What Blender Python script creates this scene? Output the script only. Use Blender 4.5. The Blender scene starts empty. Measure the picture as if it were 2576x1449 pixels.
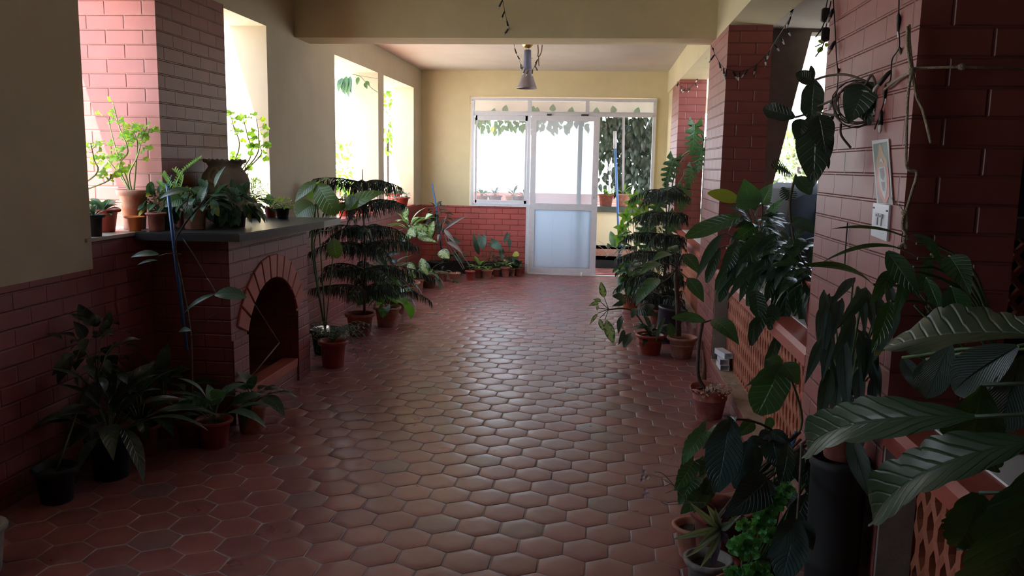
import bpy, bmesh, math, random
from mathutils import Vector, Matrix, Quaternion, noise
PI = math.pi
scene = bpy.context.scene
COL = scene.collection
# ------------------------------------------------------------------ camera
F_PX, PITCH, YAW, ROLL = 2085.86, .147391463, -.104269664, -.01792992
CAM = Vector((0, 0, 1.5))
_f = Vector((math.sin(YAW)*math.cos(PITCH), math.cos(YAW)*math.cos(PITCH), -math.sin(PITCH)))
_r0 = Vector((math.cos(YAW), -math.sin(YAW), 0)); _u0 = _r0.cross(_f)
_r = math.cos(ROLL)*_r0 - math.sin(ROLL)*_u0
_u = math.sin(ROLL)*_r0 + math.cos(ROLL)*_u0
cd = bpy.data.cameras.new('camera'); cam = bpy.data.objects.new('camera', cd); COL.objects.link(cam)
cd.sensor_width = 36; cd.lens = 36*F_PX/2576; cd.clip_start = .02; cd.clip_end = 200
m = Matrix((_r, _u, -_f)).transposed().to_4x4(); m.translation = CAM
cam.matrix_world = m
scene.camera = cam
# ------------------------------------------------------------------ world, sun, exposure
scene.view_settings.view_transform = 'Standard'
scene.view_settings.look = 'None'
scene.view_settings.gamma = 1
scene.view_settings.use_curve_mapping = False
scene.view_settings.exposure = EXPO = -1.2
w = bpy.data.worlds.new('world'); scene.world = w; w.use_nodes = True
nt = w.node_tree; nt.nodes.clear()
wo = nt.nodes.new('ShaderNodeOutputWorld'); bg = nt.nodes.new('ShaderNodeBackground')
tc = nt.nodes.new('ShaderNodeTexCoord'); sx = nt.nodes.new('ShaderNodeSeparateXYZ')
rp = nt.nodes.new('ShaderNodeValToRGB')
rp.color_ramp.elements[0].position = .0; rp.color_ramp.elements[0].color = (.80, .89, 1, 1)
rp.color_ramp.elements[1].position = .9; rp.color_ramp.elements[1].color = (.52, .70, 1, 1)
nt.links.new(tc.outputs['Generated'], sx.inputs[0]); nt.links.new(sx.outputs['Z'], rp.inputs[0])
nt.links.new(rp.outputs[0], bg.inputs['Color']); bg.inputs['Strength'].default_value = 20.0
nt.links.new(bg.outputs[0], wo.inputs[0])
sd = bpy.data.lights.new('sun', 'SUN'); sd.energy = 170; sd.angle = .012; sd.color = (1, .93, .82)
so = bpy.data.objects.new('sun', sd); COL.objects.link(so)
so.rotation_euler = Vector((.26, .30, -.91)).to_track_quat('-Z', 'Y').to_euler()

def at(px, py, Y):
    """point of the photograph's ray (px,py) on the plane y = Y"""
    d = _f + _r*((px-1288)/F_PX) + _u*((724.5-py)/F_PX)
    return CAM + d*(Y/d.y)
def az(px, py, z=0.):
    d = _f + _r*((px-1288)/F_PX) + _u*((724.5-py)/F_PX)
    return CAM + d*((z-CAM.z)/d.z)
def ax(px, py, x):
    d = _f + _r*((px-1288)/F_PX) + _u*((724.5-py)/F_PX)
    return CAM + d*(x/d.x)

# ------------------------------------------------------------------ materials
def newmat(name):
    mt = bpy.data.materials.new(name); mt.use_nodes = True
    t = mt.node_tree; t.nodes.clear()
    o = t.nodes.new('ShaderNodeOutputMaterial'); b = t.nodes.new('ShaderNodeBsdfPrincipled')
    t.links.new(b.outputs[0], o.inputs[0])
    return mt, t, b, o
def N(t, k, **kw):
    n = t.nodes.new(k)
    for a, v in kw.items():
        if a[0] == '_': setattr(n, a[1:], v)
        else: n.inputs[a.replace('_', ' ')].default_value = v
    return n
def noise_bump(t, b, scale, strength, dist=.004, vec=None, detail=4):
    nz = N(t, 'ShaderNodeTexNoise', Scale=scale, Detail=detail)
    g = N(t, 'ShaderNodeNewGeometry')
    t.links.new(vec or g.outputs['Position'], nz.inputs['Vector'])
    bp = N(t, 'ShaderNodeBump', Strength=strength, Distance=dist)
    t.links.new(nz.outputs['Fac'], bp.inputs['Height']); t.links.new(bp.outputs[0], b.inputs['Normal'])
    return nz, bp
def mixcol(t, fac, a, bcol):
    mx = t.nodes.new('ShaderNodeMix'); mx.data_type = 'RGBA'
    for i, v in ((6, a), (7, bcol)):
        if isinstance(v, tuple): mx.inputs[i].default_value = (*v, 1)
        else: t.links.new(v, mx.inputs[i])
    if isinstance(fac, (int, float)): mx.inputs[0].default_value = fac
    else: t.links.new(fac, mx.inputs[0])
    return mx.outputs[2]
def ramp(t, src, p0, p1, c0=(0, 0, 0), c1=(1, 1, 1)):
    r = t.nodes.new('ShaderNodeValToRGB'); e = r.color_ramp.elements
    e[0].position = p0; e[1].position = p1; e[0].color = (*c0, 1); e[1].color = (*c1, 1)
    t.links.new(src, r.inputs[0]); return r.outputs[0]
MATS = {}
def simple(name, col, rough=.6, metal=0, bump=0, bscale=40, spec=.5, mottle=0, mscale=6, mcol=None, coat=0):
    if name in MATS: return MATS[name]
    mt, t, b, o = newmat(name)
    b.inputs['Base Color'].default_value = (*col, 1); b.inputs['Roughness'].default_value = rough
    b.inputs['Metallic'].default_value = metal; b.inputs['Specular IOR Level'].default_value = spec
    if bump: noise_bump(t, b, bscale, bump)
    if mottle:
        nz = N(t, 'ShaderNodeTexNoise', Scale=mscale, Detail=6, Roughness=.65)
        g = N(t, 'ShaderNodeNewGeometry'); t.links.new(g.outputs['Position'], nz.inputs['Vector'])
        c = mcol or tuple(x*(1-mottle) for x in col)
        t.links.new(mixcol(t, ramp(t, nz.outputs['Fac'], .38, .66), c, col), b.inputs['Base Color'])
    MATS[name] = mt; return mt
def brickmat(name, col, groove=None, off=(0, 0), bw=.221, bh=.0795, rough=.45, var=.12):
    if name in MATS: return MATS[name]
    mt, t, b, o = newmat(name)
    g = N(t, 'ShaderNodeNewGeometry'); sp = N(t, 'ShaderNodeSeparateXYZ'); t.links.new(g.outputs['Position'], sp.inputs[0])
    sn = N(t, 'ShaderNodeSeparateXYZ'); t.links.new(g.outputs['True Normal'], sn.inputs[0])
    ab = N(t, 'ShaderNodeMath', _operation='ABSOLUTE'); t.links.new(sn.outputs[0], ab.inputs[0])
    gt = N(t, 'ShaderNodeMath', _operation='GREATER_THAN'); t.links.new(ab.outputs[0], gt.inputs[0]); gt.inputs[1].default_value = .5
    mx = N(t, 'ShaderNodeMix'); t.links.new(gt.outputs[0], mx.inputs[0]); t.links.new(sp.outputs[0], mx.inputs[2]); t.links.new(sp.outputs[1], mx.inputs[3])
    cb = N(t, 'ShaderNodeCombineXYZ'); t.links.new(mx.outputs[0], cb.inputs[0]); t.links.new(sp.outputs[2], cb.inputs[1])
    ad = N(t, 'ShaderNodeVectorMath', _operation='ADD'); t.links.new(cb.outputs[0], ad.inputs[0]); ad.inputs[1].default_value = (off[0], off[1], 0)
    br = N(t, 'ShaderNodeTexBrick', Scale=1, Mortar_Size=.0065, Mortar_Smooth=.7, Bias=0, Brick_Width=bw, Row_Height=bh)
    br.offset = .5; br.inputs['Color1'].default_value = (*col, 1)
    br.inputs['Color2'].default_value = (*[c*(1-var) for c in col], 1)
    br.inputs['Mortar'].default_value = (*(groove or tuple(c*.72 for c in col)), 1)
    t.links.new(ad.outputs[0], br.inputs['Vector'])
    nz = N(t, 'ShaderNodeTexNoise', Scale=7, Detail=5); t.links.new(g.outputs['Position'], nz.inputs['Vector'])
    t.links.new(mixcol(t, ramp(t, nz.outputs['Fac'], .35, .75, (0, 0, 0), (.45, .45, .45)), br.outputs['Color'], tuple(min(1, c*1.2+.02) for c in col)), b.inputs['Base Color'])
    b.inputs['Roughness'].default_value = rough
    nz2 = N(t, 'ShaderNodeTexNoise', Scale=60, Detail=3); t.links.new(g.outputs['Position'], nz2.inputs['Vector'])
    inv = N(t, 'ShaderNodeMath', _operation='MULTIPLY_ADD'); t.links.new(br.outputs['Fac'], inv.inputs[0]); inv.inputs[1].default_value = -1
    m2 = N(t, 'ShaderNodeMath', _operation='MULTIPLY'); t.links.new(nz2.outputs['Fac'], m2.inputs[0]); m2.inputs[1].default_value = .08
    t.links.new(m2.outputs[0], inv.inputs[2])
    bp = N(t, 'ShaderNodeBump', Strength=1, Distance=.0042); t.links.new(inv.outputs[0], bp.inputs['Height']); t.links.new(bp.outputs[0], b.inputs['Normal'])
    MATS[name] = mt; return mt
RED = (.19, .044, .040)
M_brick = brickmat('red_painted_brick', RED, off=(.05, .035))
M_red = simple('red_oxide_paint', (.36, .075, .05), .5, bump=.15, bscale=30, mottle=.18)
M_yellow = simple('yellow_plaster', (.72, .62, .38), .85, bump=.12, bscale=50, mottle=.10, mscale=2)  # lighter copy of the left wall's paint, raised for the brighter far end
M_beige = simple('yellow_plaster_dimmed', (.46, .395, .285), .85, bump=.12, bscale=50, mottle=.10, mscale=2)  # darker copy of the yellow paint; the left wall's shade sits in the colour
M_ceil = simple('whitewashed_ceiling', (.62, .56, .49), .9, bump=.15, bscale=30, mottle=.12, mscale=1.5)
M_cement = simple('grey_cement', (.27, .25, .22), .85, bump=.6, bscale=60, mottle=.2, mscale=14)
M_slate = simple('black_slate', (.035, .038, .042), .32, bump=.1, bscale=30, mottle=.4, mscale=5)
M_mattblack = simple('matt_black', (.006, .005, .005), .9)  # even matt black for the firebox back and the urn slits

# ------------------------------------------------------------------ mesh helpers
def obj(name, bm, mat, parent=None, smooth=False, kind=None, loc=None):
    me = bpy.data.meshes.new(name)
    bmesh.ops.recalc_face_normals(bm, faces=bm.faces)
    if smooth:
        for f in bm.faces: f.smooth = True
    bm.to_mesh(me); bm.free()
    mats = mat if isinstance(mat, (list, tuple)) else [mat]
    for q in mats: me.materials.append(q)
    return link(name, me, parent, kind, loc)
def link(name, me, parent=None, kind=None, loc=None):
    o = bpy.data.objects.new(name, me); COL.objects.link(o)
    if loc is not None: o.location = loc
    if parent is not None:
        o.parent = parent
        o.matrix_parent_inverse = parent_inv(parent)
    if kind: o['kind'] = kind
    return o
def parent_inv(p):
    m = Matrix.LocRotScale(p.location, p.rotation_euler, p.scale)
    if p.parent is not None: m = parent_inv(p.parent).inverted() @ m if False else (parent_world(p.parent) @ p.matrix_parent_inverse @ m)
    return m.inverted()
def parent_world(p):
    m = Matrix.LocRotScale(p.location, p.rotation_euler, p.scale)
    if p.parent is not None: m = parent_world(p.parent) @ p.matrix_parent_inverse @ m
    return m
def empty(name, loc=(0, 0, 0)):
    o = bpy.data.objects.new(name, None); COL.objects.link(o); o.location = loc; o.empty_display_size = .1; return o
def thing(name, label, cat, loc=(0, 0, 0), group=None):
    o = empty(name, loc); o['label'] = label; o['category'] = cat
    if group: o['group'] = group
    return o
def tag(o, label, cat, group=None):
    o['label'] = label; o['category'] = cat
    if group: o['group'] = group
    return o
def bx(bm, x0, x1, y0, y1, z0, z1, mi=0, M=None):
    vs = [bm.verts.new(v) for v in ((x0, y0, z0), (x1, y0, z0), (x1, y1, z0), (x0, y1, z0), (x0, y0, z1), (x1, y0, z1), (x1, y1, z1), (x0, y1, z1))]
    if M is not None:
        for v in vs: v.co = M @ v.co
    fs = [bm.faces.new([vs[i] for i in q]) for q in ((3, 2, 1, 0), (4, 5, 6, 7), (0, 1, 5, 4), (1, 2, 6, 5), (2, 3, 7, 6), (3, 0, 4, 7))]
    for f in fs: f.material_index = mi
    return vs
def box(name, x0, x1, y0, y1, z0, z1, mat, parent=None, kind=None, bev=0):
    bm = bmesh.new(); bx(bm, x0, x1, y0, y1, z0, z1)
    if bev: bmesh.ops.bevel(bm, geom=list(bm.edges), offset=bev, segments=2, affect='EDGES', profile=.7)
    return obj(name, bm, mat, parent, kind=kind)
def tube(bm, pts, rad, seg=6, mi=0, cap=True):
    """swept tube through pts; rad number or list"""
    pts = [Vector(p) for p in pts]; n = len(pts)
    rads = rad if isinstance(rad, (list, tuple)) else [rad]*n
    T = [(pts[min(i+1, n-1)]-pts[max(i-1, 0)]).normalized() for i in range(n)]
    ref = Vector((0, 0, 1)) if abs(T[0].z) < .9 else Vector((1, 0, 0))
    nrm = T[0].cross(ref).normalized(); rings = []
    for i in range(n):
        nrm = (nrm - T[i]*nrm.dot(T[i]))
        nrm = nrm.normalized() if nrm.length > 1e-6 else T[i].orthogonal().normalized()
        bn = T[i].cross(nrm)
        rings.append([bm.verts.new(pts[i]+(nrm*math.cos(2*PI*k/seg)+bn*math.sin(2*PI*k/seg))*rads[i]) for k in range(seg)])
    for i in range(n-1):
        for k in range(seg):
            f = bm.faces.new((rings[i][k], rings[i][(k+1) % seg], rings[i+1][(k+1) % seg], rings[i+1][k])); f.material_index = mi; f.smooth = True
    if cap:
        bm.faces.new(rings[0][::-1]).material_index = mi; bm.faces.new(rings[-1]).material_index = mi
def bez(a, b, c=None, n=8, sag=0):
    a, b = Vector(a), Vector(b)
    if c is None: c = (a+b)/2 - Vector((0, 0, sag))*2
    c = Vector(c)
    return [a*(1-t)**2 + c*2*t*(1-t) + b*t*t for t in [i/n for i in range(n+1)]]
def spline(P, n=6):
    """Catmull-Rom through P"""
    P = [Vector(p) for p in P]; Q = [P[0]*2-P[1]]+P+[P[-1]*2-P[-2]]; out = []
    for i in range(1, len(Q)-2):
        for k in range(n):
            t = k/n; a, b, c, d = Q[i-1:i+3]
            out.append(.5*((2*b)+(c-a)*t+(2*a-5*b+4*c-d)*t*t+(3*b-a-3*c+d)*t**3))
    out.append(P[-1]); return out
def lathe(bm, prof, seg=24, c=(0, 0, 0), mi=0, wob=None):
    rings = []
    for j, (r, z) in enumerate(prof):
        ring = []
        for k in range(seg):
            a = 2*PI*k/seg; rr = r*(1+(wob(a, j) if wob else 0)); ring.append(bm.verts.new((c[0]+rr*math.cos(a), c[1]+rr*math.sin(a), c[2]+z)))
        rings.append(ring)
    for j in range(len(prof)-1):
        for k in range(seg):
            f = bm.faces.new((rings[j][k], rings[j][(k+1) % seg], rings[j+1][(k+1) % seg], rings[j+1][k])); f.material_index = mi; f.smooth = True
    if prof[0][0] > 1e-4: bm.faces.new(rings[0][::-1]).material_index = mi
    return rings
def fill_disc(bm, r, z, seg=20, c=(0, 0, 0), mi=0, jit=0, rnd=None):
    ce = bm.verts.new((c[0], c[1], c[2]+z+.004)); ring = [bm.verts.new((c[0]+r*math.cos(2*PI*k/seg), c[1]+r*math.sin(2*PI*k/seg), c[2]+z+(rnd.uniform(-jit, jit) if rnd else 0))) for k in range(seg)]
    for k in range(seg): bm.faces.new((ce, ring[k], ring[(k+1) % seg])).material_index = mi
# ================================================================== THE ROOM
XL, XR, YF, YB = -2.5, .84, 11.5, -2.6
ZS, ZC, ZN = 2.483, 2.765, 3.0      # soffit, far ceiling, near ceiling
XO = 1.14                             # outer face of the right-hand piers
TW = .17944                           # width of a floor tile
# floor: worn hexagonal terracotta tiles over grout
def floor():
    rnd = random.Random(4); bm = bmesh.new()
    cl = bm.loops.layers.float_color.new('tile')
    R = TW/math.sqrt(3); x0 = -.0712*TW; y0 = 19.9023*TW
    jn = int((YF+.2)/(1.5*R))+60
    for j in range(-60, jn):
        cy = y0+1.5*R*(j); par = (j % 2)
        if cy < YB-.1 or cy > 13.1: continue
        for i in range(-20, 20):
            cx = x0+TW*(i+.5+(.5 if par else 0))
            if cx < XL-.4 or cx > XR+.3: continue
            if cy > YF+.25 and not (-1.1 < cx < .75): continue
            cx_, cy_ = cx+rnd.uniform(-.0012, .0012), cy+rnd.uniform(-.0012, .0012)
            tx, ty = rnd.gauss(0, .002), rnd.gauss(0, .002); dz = rnd.uniform(-.0006, .0006)
            c = rnd.random(); dark = rnd.random() < .12
            col = (c, 1.0 if dark else 0.0, rnd.random(), 1)
            rot = rnd.uniform(-.012, .012)
            rings = []
            for rr, zz in ((R*.978, -.004), (R*.972, -.0008), (R*.93, .0), (R*.5, .0006)):
                ring = []
                for k in range(6):
                    a = PI/6+k*PI/3+rot; x, y = rr*math.cos(a), rr*math.sin(a)
                    ring.append(bm.verts.new((cx_+x, cy_+y, zz+x*tx+y*ty+dz)))
                rings.append(ring)
            fs = []
            for q in range(3):
                for k in range(6): fs.append(bm.faces.new((rings[q][k], rings[q][(k+1) % 6], rings[q+1][(k+1) % 6], rings[q+1][k])))
            fs.append(bm.faces.new(rings[3]))
            for f in fs:
                f.smooth = True
                for l in f.loops: l[cl] = col
    mt, t, b, o = newmat('terracotta_floor_tile')
    at_ = N(t, 'ShaderNodeAttribute', _attribute_name='tile'); s = N(t, 'ShaderNodeSeparateColor'); t.links.new(at_.outputs['Color'], s.inputs[0])
    c1 = mixcol(t, s.outputs[0], (.235, .075, .071), (.175, .060, .060))
    c2 = mixcol(t, s.outputs[1], c1, (.16, .085, .083))
    g = N(t, 'ShaderNodeNewGeometry')
    nz = N(t, 'ShaderNodeTexNoise', Scale=9, Detail=7, Roughness=.7); t.links.new(g.outputs['Position'], nz.inputs['Vector'])
    c3 = mixcol(t, ramp(t, nz.outputs['Fac'], .45, .8, (0, 0, 0), (.5, .5, .5)), c2, (.22, .11, .09))
    t.links.new(c3, b.inputs['Base Color']); b.inputs['Specular IOR Level'].default_value = .34
    nz2 = N(t, 'ShaderNodeTexNoise', Scale=3.5, Detail=5, Roughness=.6); t.links.new(g.outputs['Position'], nz2.inputs['Vector'])
    t.links.new(ramp(t, nz2.outputs['Fac'], .3, .75, (.26,)*3, (.40,)*3), b.inputs['Roughness'])
    nz3 = N(t, 'ShaderNodeTexNoise', Scale=38, Detail=4); t.links.new(g.outputs['Position'], nz3.inputs['Vector'])
    bp = N(t, 'ShaderNodeBump', Strength=.09, Distance=.004); t.links.new(nz3.outputs['Fac'], bp.inputs['Height']); t.links.new(bp.outputs[0], b.inputs['Normal'])
    f = obj('floor', bm, mt, kind='structure')
    gm = bmesh.new(); bx(gm, XL-.6, XO, YB-.2, YF+.15, -.12, -.0012); bx(gm, -1.3, 1.3, YF+.1, 13.4, -.12, -.0035)
    gr = obj('floor_grout', gm, simple('floor_grout', (.30, .25, .23), .9, bump=.3, mottle=.3), kind='structure')
floor()
# left wall ------------------------------------------------------------------
WL = empty('wall_left'); WL['kind'] = 'structure'
TO = .29
def wl(name, y0, y1, z0, z1, mat, x0=XL-TO, x1=XL): return box(name, x0, x1, y0, y1, z0, z1, mat, WL)
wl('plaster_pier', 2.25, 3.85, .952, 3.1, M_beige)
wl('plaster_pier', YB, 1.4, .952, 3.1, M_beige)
wl('lintel', 1.4, 2.25, ZS, 3.1, M_beige)  # spans an unseen opening added to light the near floor
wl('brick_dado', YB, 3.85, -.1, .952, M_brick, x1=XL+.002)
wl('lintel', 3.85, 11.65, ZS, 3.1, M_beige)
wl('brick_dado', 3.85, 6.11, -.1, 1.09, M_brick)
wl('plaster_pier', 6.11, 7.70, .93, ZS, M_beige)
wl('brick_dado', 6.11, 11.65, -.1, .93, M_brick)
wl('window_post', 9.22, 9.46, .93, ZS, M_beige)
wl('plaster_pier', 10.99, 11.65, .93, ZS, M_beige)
box('brick_pier', XL-.56, XL+.004, 4.54, 5.40, 1.09, ZS+.02, brickmat('red_brick_pier', RED, off=(.14, .0155)), WL)
box('window_sill', XL-.75, XL+.01, 3.80, 6.11, 1.088, 1.105, simple('sill_stone', (.42, .36, .30), .5, mottle=.2), WL)
box('window_sill', XL-.45, XL+.03, 7.70, 10.99, .93, .955, M_red, WL)
box('sun_shade', XL-.60, XL-TO, 0.9, 2.4, ZS, ZS+.08, M_beige, WL)  # unseen, over the added opening
box('sun_shade', XL-.60, XL-TO, 3.0, 4.85, ZS, ZS+.08, M_beige, WL)
# end wall with the sliding door and window ---------------------------------------
WE = empty('wall_end'); WE['kind'] = 'structure'
def we(name, x0, x1, z0, z1, mat, y0=YF, y1=YF+.16): return box(name, x0, x1, y0, y1, z0, z1, mat, WE)
M_brickF = brickmat('red_brick_end_wall', (.44, .095, .082), groove=(.16, .03, .028), off=(.03, .02), bh=.0765)  # same red brick made lighter; the bright far end is in the colour
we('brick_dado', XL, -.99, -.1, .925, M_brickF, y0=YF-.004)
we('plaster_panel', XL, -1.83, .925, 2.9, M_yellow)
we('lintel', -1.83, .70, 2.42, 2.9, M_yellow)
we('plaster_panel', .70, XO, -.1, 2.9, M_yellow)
# right wall -----------------------------------------------------------------
WR = empty('wall_right'); WR['kind'] = 'structure'
M_brickR = brickmat('red_brick_right', (.235, .060, .050), off=(.07, .02))
for y0, y1 in ((-1.20, -.25), (2.42, 3.37), (6.06, 7.04), (9.71, 10.66)):
    box('brick_pier', XR, XO, y0, y1, -.1, ZS, M_brickR, WR)
box('beam', XR, XO, YB, YF, ZS, 3.1, M_yellow, WR)
box('corner_panel', XR+.02, XO, 10.66, YF, -.1, ZS, M_yellow, WR)
CAPZ = .785
bays = [(-.25, 2.42), (3.37, 6.06), (7.04, 9.71)]
def lattice(y0, y1, z0, z1, x0, x1, name='lattice_screen'):
    """pierced terracotta screen: staggered lozenge openings between slender ribs"""
    bm = bmesh.new(); cw, ch = .074, .092; ny = int(round((y1-y0)/cw)); cw = (y1-y0)/ny; nz = int(round((z1-z0)/ch)); ch = (z1-z0)/nz
    rnd = random.Random(8)
    def cell(cy, cz):
        out = [(-.5, -.17), (0, -.5), (.5, -.17), (.5, .17), (0, .5), (-.5, .17)]
        fr, bk, fi, bi = [], [], [], []
        for (a, b_) in out:
            yy = min(max(cy+a*cw, y0), y1); zz = min(max(cz+b_*ch*1.5, z0), z1)
            fr.append((yy, zz))
            yi = min(max(cy+a*cw*.62, y0+.004), y1-.004); zi = min(max(cz+b_*ch*1.5*.70, z0+.004), z1-.004); fi.append((yi, zi))
        V = [[bm.verts.new((x, y, z)) for (y, z) in L] for x, L in ((x0, fr), (x0+.006, fi), (x1, fi), (x1, fr))]
        for k in range(6):
            q = (k+1) % 6
            for a, b_ in ((0, 1), (1, 2), (2, 3)):
                try: bm.faces.new((V[a][k], V[a][q], V[b_][q], V[b_][k]))
                except Exception: pass
    rows = int((z1-z0)/(ch))+2
    for r_ in range(rows):
        cz = z0+r_*ch
        for i in range(ny+1):
            cy = y0+(i+.5*(r_ % 2 == 0)*1)*cw
            if cy > y1+.001: continue
            cell(cy, cz)
    bmesh.ops.remove_doubles(bm, verts=bm.verts, dist=1e-5); bmesh.ops.dissolve_degenerate(bm, dist=1e-5, edges=bm.edges)
    return obj(name, bm, M_clay, WR)
M_clay = simple('terracotta_screen', (.42, .13, .07), .75, bump=.2, bscale=60, mottle=.2)
for k, (y0, y1) in enumerate(bays):
    # overhanging two-step coping, painted red on the room side
    bm = bmesh.new()
    prof = [(XR-.002, .715), (XR-.002, .762), (XR+.012, CAPZ), (XR+.105, CAPZ+.006), (XO-.02, CAPZ+.006), (XO-.02, .715)]
    L = [bm.verts.new((x, y0, z)) for x, z in prof]; R_ = [bm.verts.new((x, y1, z)) for x, z in prof]
    for i in range(len(prof)):
        j = (i+1) % len(prof); bm.faces.new((L[i], L[j], R_[j], R_[i]))
    bm.faces.new(L[::-1]); bm.faces.new(R_)
    obj('coping', bm, M_red, WR)
    box('outer_ledge', XR+.105, XO+.28, y0, y1, CAPZ+.001, CAPZ+.012, simple('glare_white_ledge', (.75, .75, .73), .35, bump=.4, bscale=25), WR)  # white carries the sky glare on the outer half of the ledge
    box('plinth', XR, XO-.02, y0, y1, -.1, .115, M_brickR, WR)
    box('plinth_ledge', XR+.001, XO-.021, y0, y1, .115, .123, simple('tan_ledge', (.36, .26, .18), .7, mottle=.3, mscale=12), WR)
    lattice(y0, y1, .123, .715, XR+.10, XR+.135)
    box('screen_backing', XO-.05, XO-.02, y0, y1, .123, .715, M_brickR, WR)
    box('plaster_reveal', XR+.004, XR+.10, y1-.012, y1+.001, .123, .715, M_cement, WR)
# ceilings, cross beam, near side
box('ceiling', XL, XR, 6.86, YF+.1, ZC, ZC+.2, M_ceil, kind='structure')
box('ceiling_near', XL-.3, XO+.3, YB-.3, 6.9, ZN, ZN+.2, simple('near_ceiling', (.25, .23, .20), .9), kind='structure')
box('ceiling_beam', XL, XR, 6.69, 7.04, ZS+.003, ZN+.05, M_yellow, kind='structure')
box('roof_slab', XL-.7, XO+.8, 6.8, YF+.3, 3.02, 3.2, M_cement, kind='structure')
BW = empty('wall_back'); BW['kind'] = 'structure'
box('plaster_panel', XL, XO, YB-.2, YB, .95, 3.1, M_beige, BW)
box('brick_dado', XL, XO, YB-.2, YB, -.1, .95, M_brick, BW)
# fireplace --------------------------------------------------------------------
FX, FY0, FY1 = -2.04, 4.38, 5.61
fp = thing('fireplace', 'red brick fireplace with an arched black firebox under a dark slate mantel', 'fireplace', (-2.25, 5.0, 0))
def fireplace():
    bm = bmesh.new()
    x0, x1 = XL+.003, FX
    # front face as a strip with an arched opening
    cy, hw, sp, rise = 4.985, .40, .50, .27
    a0 = math.atan2(rise, hw)
    R = (hw*hw+rise*rise)/(2*rise); cz = sp+rise-R; n = 18
    arc = []
    for i in range(n+1):
        y = cy-hw+2*hw*i/n; arc.append((y, cz+math.sqrt(max(0, R*R-(y-cy)**2))))
    T = 1.06
    def quad(pts): bm.faces.new([bm.verts.new(p) for p in pts])
    for i in range(n):
        (ya, za), (yb, zb) = arc[i], arc[i+1]
        quad(((x1, ya, za), (x1, yb, zb), (x1, yb, T), (x1, ya, T)))
        quad(((x1, ya, za), (x1, yb, zb), (x0+.03, yb, zb), (x0+.03, ya, za)))
    quad(((x1, FY0, 0), (x1, cy-hw, 0), (x1, cy-hw, T), (x1, FY0, T)))
    quad(((x1, cy+hw, 0), (x1, FY1, 0), (x1, FY1, T), (x1, cy+hw, T)))
    quad(((x1, cy-hw, 0), (x1, cy+hw, 0), (x1, cy+hw, .10), (x1, cy-hw, .10)))
    quad(((x1, cy-hw, .10), (x1, cy+hw, .10), (x0+.03, cy+hw, .10), (x0+.03, cy-hw, .10)))
    for y in (cy-hw, cy+hw): quad(((x1, y, .10), (x1, y, sp), (x0+.03, y, sp), (x0+.03, y, .10)))
    quad(((x0, FY0, 0), (x1, FY0, 0), (x1, FY0, T), (x0, FY0, T)))
    quad(((x0, FY1, 0), (x1, FY1, 0), (x1, FY1, T), (x0, FY1, T)))
    quad(((x0, FY0, T), (x1, FY0, T), (x1, FY1, T), (x0, FY1, T)))
    bmesh.ops.remove_doubles(bm, verts=bm.verts, dist=1e-5)
    obj('brick_body', bm, brickmat('red_brick_fireplace', RED, off=(.10, .03)), fp)
    bm = bmesh.new(); bx(bm, x0+.005, x0+.035, cy-hw-.02, cy+hw+.02, .08, sp+rise+.02)
    obj('firebox_lining', bm, M_mattblack, fp)
    # soldier-brick arch ring
    bm = bmesh.new(); m = 11
    for i in range(m):
        t0, t1 = (i+.04)/m, (i+.96)/m
        P = []
        for t_, rr in ((t0, R+.002), (t1, R+.002), (t1, R+.15), (t0, R+.15)):
            a = math.asin(hw/R); th = -a+2*a*t_; P.append((cy+rr*math.sin(th), cz+rr*math.cos(th)))
        F = [bm.verts.new((x1+.012, y, z)) for y, z in P]; Bk = [bm.verts.new((x1-.004, y, z)) for y, z in P]
        bm.faces.new(F)
        for k in range(4): bm.faces.new((F[k], F[(k+1) % 4], Bk[(k+1) % 4], Bk[k]))
    bmesh.ops.bevel(bm, geom=[e for e in bm.edges if all(abs(v.co.x-(x1+.012)) < 1e-5 for v in e.verts)], offset=.005, segments=1, affect='EDGES')
    obj('brick_arch', bm, M_red, fp)
    # raised quoin strips at the jambs below the arch springing
    for ya, yb in ((FY0+.002, cy-hw-.002), (cy+hw+.002, FY1-.002)):
        box('jamb', x1-.002, x1+.012, ya, yb, .0, sp-.01, M_brick, fp, bev=.003)
    box('hearth_kerb', x1-.10, x1+.005, cy-hw, cy+hw, 0.10, .16, M_red, fp, bev=.006)
    # slate mantel
    bm = bmesh.new(); P = [(XL+.004, 4.22), (-1.93, 4.28), (-1.83, 5.37), (-1.83, 5.72), (XL+.004, 5.72)]
    B_ = [bm.verts.new((x, y, 1.062)) for x, y in P]; T_ = [bm.verts.new((x, y, 1.106)) for x, y in P]
    bm.faces.new(B_[::-1]); bm.faces.new(T_)
    for i in range(5): bm.faces.new((B_[i], B_[(i+1) % 5], T_[(i+1) % 5], T_[i]))
    bmesh.ops.bevel(bm, geom=[e for e in bm.edges if abs(e.verts[0].co.z-1.106) < 1e-4 and abs(e.verts[1].co.z-1.106) < 1e-4], offset=.006, segments=2, affect='EDGES')
    obj('mantel_slab', bm, M_slate, fp)
    # fire screen frame leaning in the opening
    bm = bmesh.new(); c = [(FX-.06, 4.70, .17), (FX-.06, 5.22, .30), (FX-.20, 4.98, .72), (FX-.2, 4.55, .60)]
    for i in range(4): tube(bm, [c[i], c[(i+1) % 4]], .006, 5)
    obj('leaning_frame', bm, simple('rusty_iron', (.12, .05, .03), .7), fp)
fireplace()
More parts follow.
